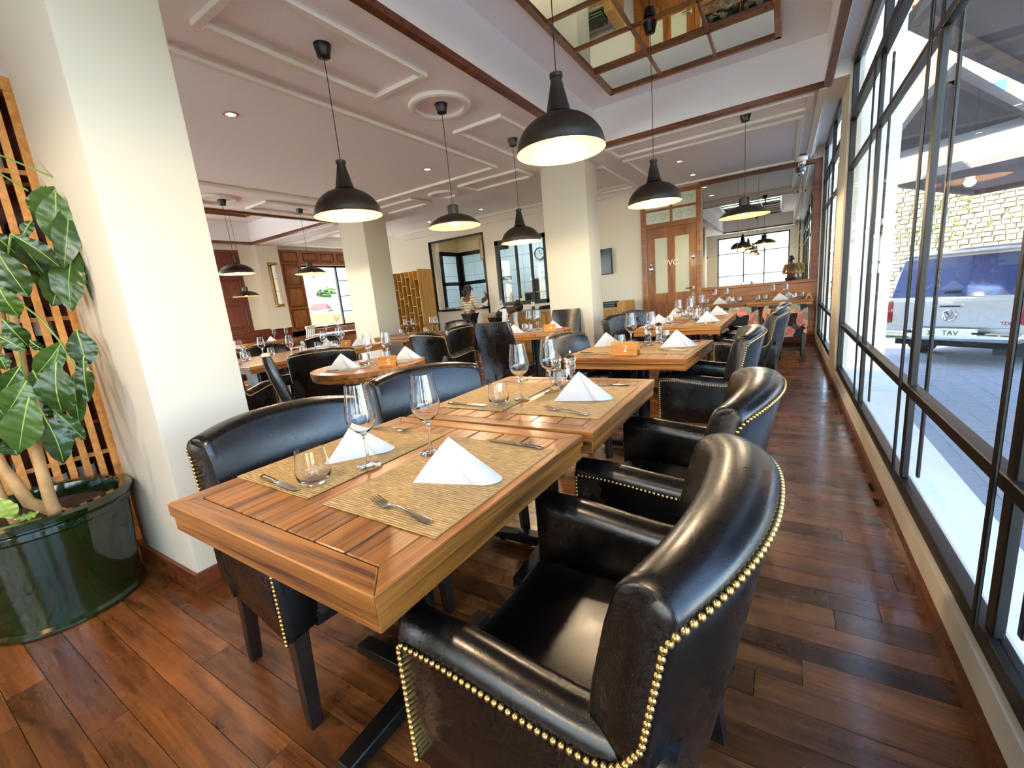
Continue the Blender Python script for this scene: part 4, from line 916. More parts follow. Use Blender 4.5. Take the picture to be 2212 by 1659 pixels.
def napkin_mesh(seed, open_=.5):
    rnd = random.Random(seed); b = MB(); n = 40; rings = []
    R = math.radians; A, B_, C_ = Vector((-.102, -.002)), Vector((.072, -.026)), Vector((.035, .075))
    base = []
    for k in range(n):
        f = k / n * 3; i = int(f); g = f - i; P0, P1 = ((A, B_), (B_, C_), (C_, A))[i]; p = P0.lerp(P1, g)
        cen = Vector((.01, .022)); rr = 1 - .10 * (1 - abs(2*g - 1)) ** .5 if i == 1 else 1 + .03 * math.sin(PI * g) if i == 0 else 1 - .16 * math.sin(PI * g)
        base.append(cen + (p - cen) * rr)
    apex = Vector((-.005, .014, .105))
    for j in range(13):
        h_ = j / 12; q = []
        for p in base:
            s_ = (1 - h_) ** .93
            x = apex.x + (p.x - apex.x) * s_; y = apex.y + (p.y - apex.y) * s_
            if p.y < .0 : y += -.010 * math.sin(PI * h_)
            z = apex.z * h_ + (.003 * math.sin(p.x * 60) if j == 0 else 0) * 0
            q.append((x, y, z))
        rings.append(q)
    b.loft(rings)
    # the right-hand side curls round in an open loop
    fl = []
    for j in range(13):
        h_ = j / 12; s_ = (1 - h_) ** .95; row = []
        for k in range(15):
            g = k / 14; a = R(-128 + 215 * g); p = Vector((.074 + .043 * math.cos(a), .004 + .034 * math.sin(a)))
            x = apex.x + (p.x - apex.x) * s_; y = apex.y + (p.y - apex.y) * s_ - .013 * math.sin(PI * h_) * (1 - g) - .0025
            row.append((x, y, apex.z * h_ + .0015))
        fl.append(row)
    return b.loft(fl, False, False)
NK = [napkin_mesh(1).mesh('napkin', M['napkin'], 50)]
def napkin(label, x, y, rz, z=TW, s=1.0):
    o = tag(put('folded_napkin', NK[0], None, (x, y, z), (0, 0, rz)), label, 'napkin', 'folded white napkins'); o.scale = (s, s, s); return o
def fork_mesh():
    b = MB(); L = .20; rings = []
    for u, w, z in ((0, .007, .004), (.006, .0105, .004), (.03, .010, .005), (.07, .006, .008), (.11, .0038, .010), (.128, .0042, .0085), (.136, .009, .006), (.146, .0125, .0035), (.156, .0125, .003)):
        t_ = .0013
        rings.append([(u, -w, z), (u, -w*.5, z + t_), (u, w*.5, z + t_), (u, w, z), (u, w*.5, z - t_), (u, -w*.5, z - t_)])
    b.loft(rings)
    for k in range(4):
        c = -.0102 + .0068*k
        rr = []
        for u, z, w in ((.154, .003, .0021), (.17, .0045, .0018), (.186, .0075, .0016), (.2, .012, .0009)):
            rr.append([(u, c - w, z - .001), (u, c + w, z - .001), (u, c + w, z + .001), (u, c - w, z + .001)])
        b.loft(rr)
    return b
def knife_mesh():
    b = MB(); rings = []
    for u, w, h_ in ((0, .006, .005), (.004, .008, .007), (.03, .0085, .007), (.07, .0075, .0065), (.086, .006, .006), (.09, .0075, .0075), (.094, .0055, .006), (.098, .0055, .004)):
        rings.append([(u, w*math.cos(a), .005 + h_*.62*math.sin(a)) for a in [2*PI*k/8 for k in range(8)]])
    b.loft(rings)
    rings = []
    for u, y0, y1 in ((.096, -.005, .006), (.11, -.008, .008), (.17, -.009, .0085), (.19, -.008, .0085), (.202, -.003, .008), (.208, .004, .007)):
        rings.append([(u, y0, .005), (u, y1, .0062), (u, y1, .0038)])
    b.loft(rings); return b
ME['fork'] = fork_mesh().mesh('fork', M['steel'], 60); ME['knife'] = knife_mesh().mesh('knife', M['steel'], 40)
def cut(kind, label, p, q, z=TW): # p: handle end, q: tip
    d = Vector(q) - Vector(p)
    return tag(put(kind, ME[kind], None, (p[0], p[1], z + (.0015 if kind == 'fork' else 0)), (0, 0, math.atan2(d.y, d.x))), label, kind, 'steel table forks' if kind == 'fork' else 'steel table knives')
def mill(label, x, y, salt=False):
    t_ = thing('pepper_mill', label, 'mill', (x, y, TZ + .0005), 0, 'clear acrylic mills')
    MB().lathe([(0, 0), (.026, 0), (.027, .01), (.022, .03), (.019, .05), (.021, .075), (.025, .088), (.024, .094), (0, .094)], 20).build('body', M['glass'], t_)
    MB().lathe([(0, .012), (.016, .012), (.012, .05), (0, .05)], 14).build('salt' if salt else 'peppercorns', M['white'] if salt else plain('pepper', '3a2a20', .8) if 'pepper' not in bpy.data.materials else bpy.data.materials['pepper'], t_)
    MB().lathe([(0, .095), (.020, .095), (.026, .108), (.028, .12), (.022, .136), (.01, .144), (0, .145)], 20).build('knob', M['glass'], t_)
    MB().lathe([(0, .144), (.005, .145), (.006, .152), (.003, .16), (0, .161)], 10).build('nut', M['chrome'], t_)
    return t_
def sign(num, label, x, y, rz, w=.15):
    t_ = thing('table_number', label, 'sign', (x, y, TZ + .0004), rz, 'wooden table numbers')
    # an A-shaped block: two leaning faces with an arch cut through
    prof = [(-.045, 0), (-.022, 0), (-.020, .018), (-.012, .03), (0, .034), (.012, .03), (.020, .018), (.022, 0), (.045, 0), (.014, .082), (-.014, .082)]
    MB().add([(-w/2, a, b_) for a, b_ in prof] + [(w/2, a, b_) for a, b_ in prof], [tuple(range(len(prof)-1, -1, -1)), tuple(range(len(prof), 2*len(prof)))] + [(i, (i+1) % len(prof), len(prof) + (i+1) % len(prof), len(prof) + i) for i in range(len(prof))]).build('block', M['oakw'], t_, smooth=0)
    an = math.atan2(.082, .031)
    if num: text(num, .062, M['numeral'], t_, (.012, -.0315, .040), (an, 0, 0), .003, 'numeral')
    return t_
M['oakw'] = wood('number_wood', '8a4e16', 'c88a3c', rough=.4, coat=.2, rnd=.1); M['numeral'] = plain('numeral_wood', 'e2c48c', .5)

# nearest table
mat_('woven placemat on the column side of the nearest table', -1.155, .803, R(-1.5)); mat_('woven placemat on the camera side of the nearest table', -.73, .792, R(-1))
wine('wine glass beside the tumbler on the nearest table', -.995, .752, TZ + .0028); wine('wine glass behind the white napkin on the nearest table', -.888, .898, TZ + .0028)
tumb('short tumbler on the nearest table', -1.052, .618)
napkin('white napkin slumped between tumbler and wine glass on the nearest table', -1.10, .80, R(62), s=.96); napkin('crisp white napkin at the middle of the nearest table', -.688, .760, R(24), s=1.06)
cut('knife', 'knife resting by the tumbler on the nearest table', (-1.25, .583), (-1.04, .560)); cut('fork', 'fork at the near end of the nearest table', (-.60, .575), (-.80, .601)); cut('fork', 'fork far from the camera on the column-side placemat', (-1.31, 1.03), (-1.09, 1.04)); cut('knife', 'knife behind the white napkin on the nearest table', (-.575, 1.03), (-.78, 1.045))
# second table
mat_('woven placemat on the column side of the second table', -1.12, 1.61, R(.5)); mat_('woven placemat on the aisle side of the second table', -.71, 1.60, R(.5))
tumb('short tumbler at the left of the second table', -1.009, 1.455); wine('wine glass left of centre on the second table', -.95, 1.545); wine('wine glass beside the mills on the second table', -.885, 1.70, TZ + .0005); tumb('short tumbler by the napkin on the second table', -.850, 1.775)
mill('clear mill nearer the window on the second table', -.872, 1.90); mill('clear mill nearer the column on the second table', -.955, 1.91, True)
napkin('crisp white napkin on the second table', -.69, 1.585, R(20), s=1.1); cut('knife', 'knife beyond the napkin on the second table', (-.57, 1.855), (-.76, 1.845)); cut('fork', 'fork before the napkin on the second table', (-.578, 1.378), (-.775, 1.425)); cut('knife', 'knife at the left of the second table', (-1.25, 1.41), (-1.04, 1.405)); cut('fork', 'fork at the far left of the second table', (-1.28, 1.79), (-1.09, 1.88))
# table 2
mat_('woven placemat on the left half of table 2', -1.08, 3.04, R(-3)); mat_('woven placemat on the right half of table 2', -.64, 3.03, R(-3))
sign('2', 'wooden block with number 2 standing on its table edge', -.872, 2.765, R(-3), .175)
napkin('white napkin behind the number 2 block', -1.14, 3.17, R(15)); napkin('white napkin right of the number 2 block', -.605, 3.07, R(15), s=1.1)
wine('wine glass just behind the number 2 block', -.945, 3.15); wine('wine glass in front of the mills on table 2', -.808, 3.17); tumb('tumbler behind the left corner of the number 2 block', -1.015, 3.10); tumb('tumbler right of the mills on table 2', -.742, 3.31); mill('clear mill on table 2, left one', -.885, 3.39); mill('clear mill on table 2, right one', -.80, 3.38, True)
cut('fork', 'fork before the right napkin on table 2', (-.50, 2.86), (-.69, 2.90)); cut('knife', 'knife at the right back of table 2', (-.49, 3.30), (-.69, 3.31)); cut('knife', 'knife at the left front of table 2', (-1.22, 2.83), (-1.01, 2.82))
# tables before the toilet door
for k, (yy, nm) in enumerate(((4.79, 'nearer table before the toilet door'), (5.615, 'farther table before the toilet door'))):
    mat_('woven placemat left on the ' + nm, -1.10, yy, 0); mat_('woven placemat right on the ' + nm, -.68, yy, 0)
    napkin('white napkin right on the ' + nm, -.66, yy + .06, R(15), s=1.05); napkin('white napkin left on the ' + nm, -1.15, yy + .1, R(30))
    wine('wine glass left on the ' + nm, -.955, yy + .13); wine('wine glass right on the ' + nm, -.86, yy + .26); tumb('tumbler left on the ' + nm, -1.0, yy - .08); tumb('tumbler right on the ' + nm, -.80, yy + .2)
    cut('knife', 'knife on the ' + nm, (-.56, yy - .12), (-.76, yy - .11)); cut('fork', 'fork on the ' + nm, (-.56, yy - .2), (-.76, yy - .19))
mill('clear mill between the two door tables, left one', -.86, 5.13); mill('clear mill between the two door tables, right one', -.79, 5.14, True)
# back table below the mirror
for k, (xx, nm) in enumerate(((-.93, 'door-side back table'), (-.07, 'window-corner back table'))):
    mat_('woven placemat on the ' + nm, xx, 8.22, R(90)); napkin('white napkin standing in front on the ' + nm, xx + .02, 8.08, R(8), s=1.05); napkin('white napkin behind another on the ' + nm, xx + .14, 8.36, R(-20))
    wine('left wine glass on the ' + nm, xx - .08, 8.30); wine('right wine glass on the ' + nm, xx + .10, 8.31)
    for j, dx in enumerate((-.28, -.18, .21, .31)): tumb('%s tumbler on the %s' % (('leftmost', 'second', 'third', 'rightmost')[j], nm), xx + dx, 8.08 + .05*(j % 2))
sign('', 'wooden number block end-on at the window corner of the back table', .322, 8.14, R(95), .14)
# round table 5
mat_('grey round placemat left on the round table nearest the left column', -2.99, 2.21, 0, 'grey round placemats', 'matr'); mat_('grey round placemat right on the round table nearest the left column', -2.76, 2.56, 0, 'grey round placemats', 'matr')
sign('5', 'wooden number block on the round table nearest the left column', -2.585, 2.28, R(32), .13)
napkin('white napkin at the left rim of the nearer round table', -2.99, 2.17, R(35), s=1.15); napkin('white napkin at the far rim of the nearer round table', -2.74, 2.63, R(30), s=1.05)
wine('left wine glass on the round table nearest the left column', -3.0, 2.45); wine('right wine glass on the round table nearest the left column', -2.88, 2.55); tumb('left tumbler on the round table nearest the left column', -2.92, 2.33); tumb('right tumbler on the round table nearest the left column', -2.80, 2.46)
cut('knife', 'knife before the napkin on the round table nearest the left column', (-3.02, 2.04), (-2.84, 2.13))
# round table 6
mat_('grey round placemat on the round table by the middle column', -2.66, 4.66, 0, 'grey round placemats', 'matr'); sign('6', 'wooden number block on the round table by the middle column', -2.36, 4.62, R(25), .14)
napkin('white napkin at the left of the farther round table', -2.80, 4.52, R(18)); napkin('white napkin at the right of the farther round table', -2.42, 4.84, R(40))
for j, (x, y) in enumerate(((-2.74, 4.80), (-2.64, 4.86), (-2.60, 4.74))): wine('%s wine glass on the round table by the middle column' % ('leftmost', 'middle', 'rightmost')[j], x, y)
tumb('left tumbler on the round table by the middle column', -2.76, 4.72); tumb('right tumbler on the round table by the middle column', -2.60, 4.56); mill('clear mill on the round table by the middle column', -2.93, 4.62)
# long left table and the tables beyond
LT = [(-5.25, 2.50), (-5.45, 2.86), (-4.84, 2.86), (-4.80, 3.28), (-5.10, 3.72), (-5.35, 3.95)]
for j, (x, y) in enumerate(LT): wine('%s wine glass along the long left table' % ('first', 'second', 'third', 'fourth', 'fifth', 'last')[j], x, y)
for j, (x, y) in enumerate(((-5.32, 2.60), (-5.50, 2.99), (-4.95, 3.08), (-5.0, 3.56), (-5.2, 3.45))): tumb('%s tumbler along the long left table' % ('first', 'second', 'third', 'fourth', 'last')[j], x, y)
sign('7', 'wooden number block on the long left table', -4.90, 3.66, R(32), .14)
napkin('white napkin on the far half of the long left table', -5.35, 3.7, R(30)); napkin('white napkin lying behind the number block on the left table', -4.75, 3.75, R(60))
for j, (x, y) in enumerate(((-5.35, 5.22), (-5.12, 5.16), (-4.75, 5.3), (-4.9, 5.36))): wine('%s wine glass on the middle table before the wine rack' % ('leftmost', 'second', 'third', 'last')[j], x, y)
for j, (x, y) in enumerate(((-5.25, 5.0), (-4.8, 5.1))): tumb('%s tumbler on the middle table before the wine rack' % ('left', 'right')[j], x, y)
for j, (x, y) in enumerate(((-9.3, 5.2), (-9.1, 5.35), (-9.2, 6.4), (-9.0, 6.6), (-8.1, 7.1), (-7.9, 7.3))): wine('wine glass on %s' % ('the far left wall table, nearer one', 'the far left wall table, farther one', 'the table by the sunlit window, nearer one', 'the table by the sunlit window, farther one', 'the table beyond the far column, left one', 'the table beyond the far column, right one')[j], x, y)
napkin('pale napkin on the far left wall table', -9.1, 5.0, R(30))
# ------------------------------------------------------------------ potted plant
PX, PY = -2.79, .365
pot = thing('plant_pot', 'large green glazed plant pot on the wooden floor', 'pot', (PX, PY, 0))
MB().lathe([(0, .0), (.262, .0), (.272, .006), (.272, .018), (.258, .03), (.262, .10), (.275, .25), (.286, .40), (.288, .425), (.300, .435), (.300, .455), (.296, .46), (.300, .468), (.312, .476), (.314, .495), (.300, .507), (.272, .507), (.262, .498), (.255, .46), (.25, .40), (.0, .40)], 64).build('body', M['pot'], pot, smooth=35)
MB().lathe([(0, .445), (.10, .45), (.20, .44), (.252, .436), (.252, .41), (0, .41)], 40).build('soil', M['soil'], pot)
pl = thing('potted_plant', 'leafy umbrella plant with drooping glossy leaves in the green pot', 'plant', (PX, PY, .44))
PO = Vector((PX, PY, .44))
def tp(u, v, X): return at(u, v, x=X) - PO
def stem(nm, pts, r, mat): MB().tube([tuple(p) for p in pts], r, 10).build(nm, mat, pl)
stem('trunk', [Vector((.17, .02, -.02)), tp(110, 1085, -2.6), tp(88, 1010, -2.62), tp(76, 955, -2.66), tp(60, 860, -2.72), tp(40, 740, -2.76), tp(20, 640, -2.78)], [.024, .022, .02, .018, .016, .015, .012], M['bark'])
stem('trunk', [Vector((.08, .06, -.02)), tp(62, 1085, -2.72), tp(30, 1040, -2.74), tp(2, 1005, -2.78), tp(-30, 930, -2.8), tp(-20, 800, -2.85), tp(5, 700, -2.85), tp(-20, 560, -2.9), tp(-60, 400, -2.9)], [.026, .024, .022, .02, .018, .017, .016, .014, .012], M['bark'])
stem('trunk', [Vector((.02, -.08, -.02)), tp(10, 1090, -2.8), tp(-30, 1000, -2.82), tp(-80, 880, -2.85)], [.02, .018, .016, .012], M['bark'])
for pts in ([(-60, 400, -2.9), (0, 335, -2.78), (80, 368, -2.7), (148, 397, -2.62)], [(-60, 420, -2.9), (0, 375, -2.8), (60, 412, -2.7)], [(5, 640, -2.84), (45, 655, -2.75), (90, 690, -2.7), (130, 738, -2.62)], [(40, 740, -2.76), (45, 790, -2.66), (58, 830, -2.6), (66, 858, -2.58)], [(20, 700, -2.8), (10, 620, -2.72), (-20, 520, -2.7)], [(148, 397, -2.62), (160, 470, -2.6), (172, 511, -2.6)], [(66, 830, -2.6), (110, 812, -2.6), (130, 745, -2.62)], [(60, 835, -2.6), (78, 870, -2.58), (95, 897, -2.57)], [(20, 640, -2.78), (15, 560, -2.7), (24, 505, -2.66)], [(130, 738, -2.62), (150, 770, -2.58), (165, 800, -2.58)]):
    MB().tube([tuple(tp(*p)) for p in pts], [.0042] * len(pts), 6).build('petiole', M['petiole'], pl)
M['midrib'] = plain('leaf_midrib', '93b052', .5)
def leaf(u0, v0, u1, v1, wpx, X, tilt=0, pale=False):
    rnd = random.Random(u0 * 7 + v0); X0 = X + rnd.uniform(-.03, .03); X1 = X + rnd.uniform(-.06, .06)
    A, B_ = at(u0, v0, x=X0), at(u1, v1, x=X1); ax = B_ - A; L = ax.length; ax.normalize()
    look = (EYE - (A + B_) / 2).normalized(); nrm = (look - ax * look.dot(ax)).normalized()
    side = ax.cross(nrm).normalized()
    rot = Matrix.Rotation(rnd.uniform(-.5, .5) + tilt, 3, ax); nrm = rot @ nrm; side = rot @ side
    dep = ((A + B_) / 2 - EYE).dot(FWD); hw = wpx * dep / FPX * .5 * .86
    NU, NV = 14, 8; vs_, fs = [], []
    bend = rnd.uniform(.05, .16) * L
    def P_(f, g):
        prof = (math.sin(PI * min(1, f ** 1.12 * .985 + .015)) ** .72) * (1.0 + .16 * math.sin(f * PI)) if 0 < f < 1 else 0
        w = hw * max(prof, .02); wav = .006 * math.sin(f * 26 + g * 2) * abs(g)
        return A + ax * (L * f) + side * (w * g) + nrm * (bend * math.sin(PI * f) * .8 + abs(g) * w * .22 + wav) - A
    for i in range(NU + 1):
        for j in range(NV + 1): vs_.append(tuple(P_(i / NU, -1 + 2 * j / NV)))
    for i in range(NU):
        for j in range(NV): a = i * (NV + 1) + j; fs.append((a, a + 1, a + NV + 2, a + NV + 1))
    o = MB().add(vs_, fs).build('leaf', M['paleleaf'] if pale else M['leaf'], pl, A - PO, smooth=80)
    MB().tube([tuple(P_(f, 0) + nrm * .0012) for f in (0, .2, .4, .6, .8, .95)], [.0028, .0024, .002, .0016, .0012, .0008], 5).build('midrib', M['midrib'], o)
M['paleleaf'] = plain('pale_leaf', '9aaa4e', .4)
LV = [(123,403,75,475,50,-2.66),(120,414,123,530,60,-2.58),(150,436,138,580,48,-2.62),(24,505,131,578,38,-2.54),(172,511,185,602,22,-2.6),(185,549,207,656,24,-2.62),(163,537,155,672,60,-2.6),(123,582,112,662,62,-2.64),(-12,535,62,642,58,-2.55),(-5,615,42,684,46,-2.6),(40,525,95,592,52,-2.68),(60,565,112,625,46,-2.7),(-25,500,45,562,46,-2.68),(70,475,48,512,22,-2.66),
 (5,690,62,748,38,-2.66),(-10,722,57,758,28,-2.6),(134,738,76,812,48,-2.6),(165,712,188,792,50,-2.6),(181,770,192,868,34,-2.56),(122,782,135,892,66,-2.54),(160,805,172,918,34,-2.6),(45,790,0,858,40,-2.58),(58,822,16,892,56,-2.54),(63,857,42,976,66,-2.52),(93,897,138,1002,50,-2.53),(115,885,185,950,32,-2.56),(18,890,6,948,46,-2.58),(15,945,38,984,42,-2.6),(65,735,95,755,22,-2.64),(-10,760,14,800,26,-2.64),(105,862,125,905,30,-2.62),(150,540,120,600,50,-2.7),(95,400,100,480,52,-2.7),(140,840,160,880,30,-2.64),(70,800,100,860,40,-2.64),(30,640,5,590,40,-2.68),(-20,850,10,900,50,-2.62),(176,850,190,845,20,-2.6)]
for q in LV: leaf(*q)
leaf(-8, 1075, 30, 1118, 40, -2.62, 0, True); leaf(32, 1122, 84, 1104, 22, -2.58, .6, True)

# ------------------------------------------------------------------ wooden lattice screen with shelves of bottles behind
ls = thing('lattice_screen', 'pale wooden slatted screen behind the potted plant', 'screen', (-3.22, .76, 0))
me = MB().box(-.006, .006, -.029, 0, 0, 2.44).mesh('slat', M['lattice'], 0)
for k in range(24): put('slat', me, ls, (0, -.0585 * k, 0))
MB().box(-.012, .012, 0, .16, 0, 2.44).build('end_post', M['lattice'], ls, smooth=0)
MB().box(-.014, .014, -1.41, .004, 2.40, 2.46).build('top_rail', M['lattice'], ls, smooth=0); MB().box(-.014, .014, -1.41, .004, 0, .08).build('bottom_rail', M['lattice'], ls, smooth=0)
for z in (.55, .92, 1.30, 1.66, 2.02): MB().box(-.03, -.012, -1.41, 0, z, z + .022).build('cross_rail', M['lattice'], ls, smooth=0)
cs = thing('bottle_cabinet', 'dark open bottle cabinet behind the slatted screen', 'cabinet', (-3.65, .76, 0))
MB().box(-.02, 0, -1.45, .02, 0, 2.44).build('back_panel', M['darkpanel'], cs)
for y in (-1.45, 0): MB().box(0, .36, y, y + .02, 0, 2.44).build('side_panel', M['darkpanel'], cs)
for z in (.3, .72, 1.14, 1.56, 1.98, 2.40): MB().box(0, .36, -1.43, 0, z, z + .02).build('shelf', M['darkpanel'], cs)
SH = ['lowest', 'second', 'third', 'fourth', 'top']
for i, z in enumerate((.322, .742, 1.162, 1.582, 2.002)):
    for j in range(5): dup(w0, (-3.40 + .05 * (j % 2), .66 - .13 * j, z), 0, 'dark wine bottle, %s from the column, on the %s shelf behind the slatted screen' % (('first', 'second', 'third', 'fourth', 'fifth')[j], SH[i]), 'bottles on the %s shelf of the cabinet' % SH[i])

# ------------------------------------------------------------------ people
def skinmesh(name, mat, parent, V, E, root=0, sub=2):
    me_ = bpy.data.meshes.new(name); me_.from_pydata([v[:3] for v in V], E, []); me_.update(); me_.materials.append(mat)
    o = put(name, me_, parent); s_ = o.modifiers.new('skin', 'SKIN'); s_.use_smooth_shade = True
    if not me_.skin_vertices: 
        bm = bmesh.new(); bm.from_mesh(me_); bm.verts.layers.skin.verify(); bm.to_mesh(me_); bm.free()
    for i, v in enumerate(V):
        sv = me_.skin_vertices[0].data[i]; r = v[3]; sv.radius = r if isinstance(r, tuple) else (r, r); sv.use_root = (i == root)
    o.modifiers.new('sub', 'SUBSURF').levels = sub; o.modifiers['sub'].render_levels = sub
    return o
def person(label, loc, rz, J, cloth, hairstyle, skin=None):
    """J: named joints in the person's own frame (x right, y forward, z up)"""
    skin = skin or M['skin']; t_ = thing('person', label, 'person', loc, rz)
    n = ['pel', 'spi', 'che', 'nec', 'chin', 'hea', 'top', 'shl', 'ell', 'wrl', 'shr', 'elr', 'wrr', 'hil', 'knl', 'anl', 'tol', 'hir', 'knr', 'anr', 'tor']
    rad = dict(pel=(.13,.10), spi=(.115,.09), che=(.135,.10), nec=.045, chin=.05, hea=(.072,.085), top=(.055,.06), shl=.052, ell=.038, wrl=.025, shr=.052, elr=.038, wrr=.025, hil=.085, knl=.055, anl=.036, tol=.03, hir=.085, knr=.055, anr=.036, tor=.03)
    V = [tuple(J[k]) + (rad[k],) for k in n]; ix = {k: i for i, k in enumerate(n)}
    E = [(ix[a], ix[b_]) for a, b_ in (('pel','spi'),('spi','che'),('che','nec'),('nec','chin'),('chin','hea'),('hea','top'),('che','shl'),('shl','ell'),('ell','wrl'),('che','shr'),('shr','elr'),('elr','wrr'),('pel','hil'),('hil','knl'),('knl','anl'),('anl','tol'),('pel','hir'),('hir','knr'),('knr','anr'),('anr','tor'))]
    skinmesh('body', skin, t_, V, E)
    def shell(nm, mat, names, edges, g):
        ii = {k: i for i, k in enumerate(names)}
        VV = []
        for k in names:
            r = rad[k]; r = r if isinstance(r, tuple) else (r, r); VV.append(tuple(J[k]) + ((r[0] + g, r[1] + g),))
        return skinmesh(nm, mat, t_, VV, [(ii[a], ii[b_]) for a, b_ in edges])
    shell('top', cloth[0], ['pel', 'spi', 'che', 'shl', 'ell', 'wrl', 'shr', 'elr', 'wrr'], [('pel','spi'),('spi','che'),('che','shl'),('shl','ell'),('ell','wrl'),('che','shr'),('shr','elr'),('elr','wrr')], .014)
    if len(cloth) > 2: shell('waistcoat', cloth[2], ['pel', 'spi', 'che'], [('pel','spi'),('spi','che')], .03)
    shell('trousers', cloth[1], ['pel', 'hil', 'knl', 'anl', 'hir', 'knr', 'anr'], [('pel','hil'),('hil','knl'),('knl','anl'),('pel','hir'),('hir','knr'),('knr','anr')], .016)
    for k in ('tol', 'tor'):
        a = Vector(J['an' + k[2]]); b_ = Vector(J[k]); MB().tube([tuple(a + Vector((0, -.04, -.02))), tuple((a + b_) / 2), tuple(b_ + (b_ - a).normalized() * .03)], [.042, .045, .032], 10).build('shoe', M['black'], t_)
    for s_, k in ((-1, 'l'), (1, 'r')):
        w = Vector(J['wr' + k]); e = Vector(J['el' + k]); d = (w - e).normalized(); side = d.cross(Vector((0, 0, 1))); side = (side.normalized() if side.length > .1 else Vector((1, 0, 0))); dn = d.cross(side).normalized()
        h_ = MB(); h_.tube([tuple(w - d * .01), tuple(w + d * .035), tuple(w + d * .085)], [.022, .034, .03], 8)
        for f in range(4):
            o_ = side * (-.027 + .018 * f); L = (.05, .062, .066, .052)[f]
            h_.tube([tuple(w + d * .07 + o_), tuple(w + d * (.075 + L * .6) + o_ + dn * .008), tuple(w + d * (.07 + L) + o_ + dn * .03)], [.009, .008, .006], 6)
        h_.tube([tuple(w + d * .025 + side * -.02 * s_), tuple(w + d * .05 + side * -.045 * s_), tuple(w + d * .075 + side * -.05 * s_ + dn * .01)], [.011, .010, .007], 6)
        h_.build('hand', skin, t_)
    hd = Vector(J['hea']); up = (Vector(J['top']) - Vector(J['chin'])).normalized(); fw = Vector(J['face']).normalized(); fw = (fw - up * fw.dot(up)).normalized(); rt = fw.cross(up)
    def H(a, b_, c_): return tuple(hd + rt * a + fw * b_ + up * c_)
    f = MB(); f.tube([H(0, .078, .025), H(0, .098, -.005), H(0, .085, -.02)], [.008, .014, .01], 6)
    for s_ in (-1, 1): f.tube([H(s_ * .078, -.01, .01), H(s_ * .086, -.012, -.005), H(s_ * .078, -.008, -.03)], [.014, .017, .01], 6)
    f.build('nose_and_ears', skin, t_)
    for s_ in (-1, 1): MB().ball(H(s_ * .03, .074, .018), .010, 8, 5).build('eye', M['black'], t_)
    MB().tube([H(-.024, .075, -.045), H(0, .084, -.047), H(.024, .075, -.045)], [.004, .006, .004], 6).build('mouth', plain('lips', '5a2a22', .5) if 'lips' not in bpy.data.materials else bpy.data.materials['lips'], t_)
    if hairstyle == 'net':
        MB().ball(H(0, -.012, .045), .105, 14, 9, (1.02, 1.02, .82)).build('hair_net', plain('hair_net', 'bfd4e2', .6, bscale=60, bstr=.6), t_)
    else:
        hr = MB(); rings = []
        for i in range(9):
            a = i / 8 * PI * .62; rr = .098 * math.sin(a) + .002; zz = .112 * math.cos(a)
            rings.append([H(rr * math.cos(2*PI*k/16), -.018 + rr * 1.06 * math.sin(2*PI*k/16) * (1 if math.sin(2*PI*k/16) < 0 else .86), zz + .012 + (.02 * max(0, math.sin(2*PI*k/16)) * i / 8)) for k in range(16)])
        hr.loft(rings[::-1]); hr.build('hair', M['hair'], t_)
        if hairstyle == 'bun': MB().ball(H(0, -.10, .085), .052, 12, 8).build('hair_bun', M['hair'], t_)
        elif hairstyle == 'tail': MB().tube([H(0, -.085, .02), H(.01, -.125, -.03), H(.015, -.12, -.12), H(.015, -.10, -.17)], [.05, .055, .045, .02], 10).build('ponytail', M['hair'], t_)
    if hairstyle == 'tail': 
        g_ = MB()
        for s_ in (-1, 1): g_.tube([H(s_ * .03 + .024 * math.cos(2*PI*k/12), .088, .018 + .018 * math.sin(2*PI*k/12)) for k in range(13)], .003, 5)
        g_.tube([H(-.055, .085, .02), H(-.08, .0, .02)], .003, 5); g_.tube([H(.055, .085, .02), H(.08, .0, .02)], .003, 5); g_.build('glasses', M['black'], t_)
    return t_
black_cloth = plain('black_trousers', '0e0d10', .85); white_cloth = plain('white_cotton', 'e6e8ea', .8); brown_cloth = plain('dark_waistcoat', '2a1d1c', .8)
person('woman in a striped jumper standing at the kitchen hatch', (-6.36, 8.33, 0), 0, dict(pel=(0,0,.86), spi=(0,0,1.03), che=(0,.01,1.20), nec=(0,.02,1.345), chin=(.01,.03,1.40), hea=(.015,.035,1.465), top=(.015,.03,1.535), face=(.9,.5,-.05), shl=(-.165,.0,1.26), ell=(-.215,.0,1.03), wrl=(-.13,.22,1.02), shr=(.165,.0,1.26), elr=(.225,.02,1.04), wrr=(.20,.25,1.04), hil=(-.085,0,.82), knl=(-.09,.02,.46), anl=(-.09,-.01,.09), tol=(-.10,.12,.035), hir=(.085,0,.82), knr=(.085,.01,.46), anr=(.085,-.03,.09), tor=(.095,.10,.035)), (M['stripes'], black_cloth), 'tail')
cw_ = at(1041, 640, y=9.22)
person('cook in white jacket and hair net behind the kitchen hatch', (cw_.x + .06, 9.26, 0), R(-15), dict(pel=(0,0,.86), spi=(0,.02,1.02), che=(0,.05,1.16), nec=(-.01,.08,1.27), chin=(-.02,.10,1.31), hea=(-.025,.12,1.36), top=(-.025,.12,1.42), face=(-.9,.45,-.3), shl=(-.175,.05,1.2), ell=(-.24,.12,.98), wrl=(-.16,.32,1.0), shr=(.175,.04,1.2), elr=(.24,.08,.97), wrr=(.15,.28,.98), hil=(-.085,0,.82), knl=(-.09,.02,.46), anl=(-.09,-.01,.09), tol=(-.10,.12,.035), hir=(.085,0,.82), knr=(.085,.01,.46), anr=(.085,-.03,.09), tor=(.095,.10,.035)), (white_cloth, white_cloth), 'net')
hw_ = at(1110, 672, y=7.35)
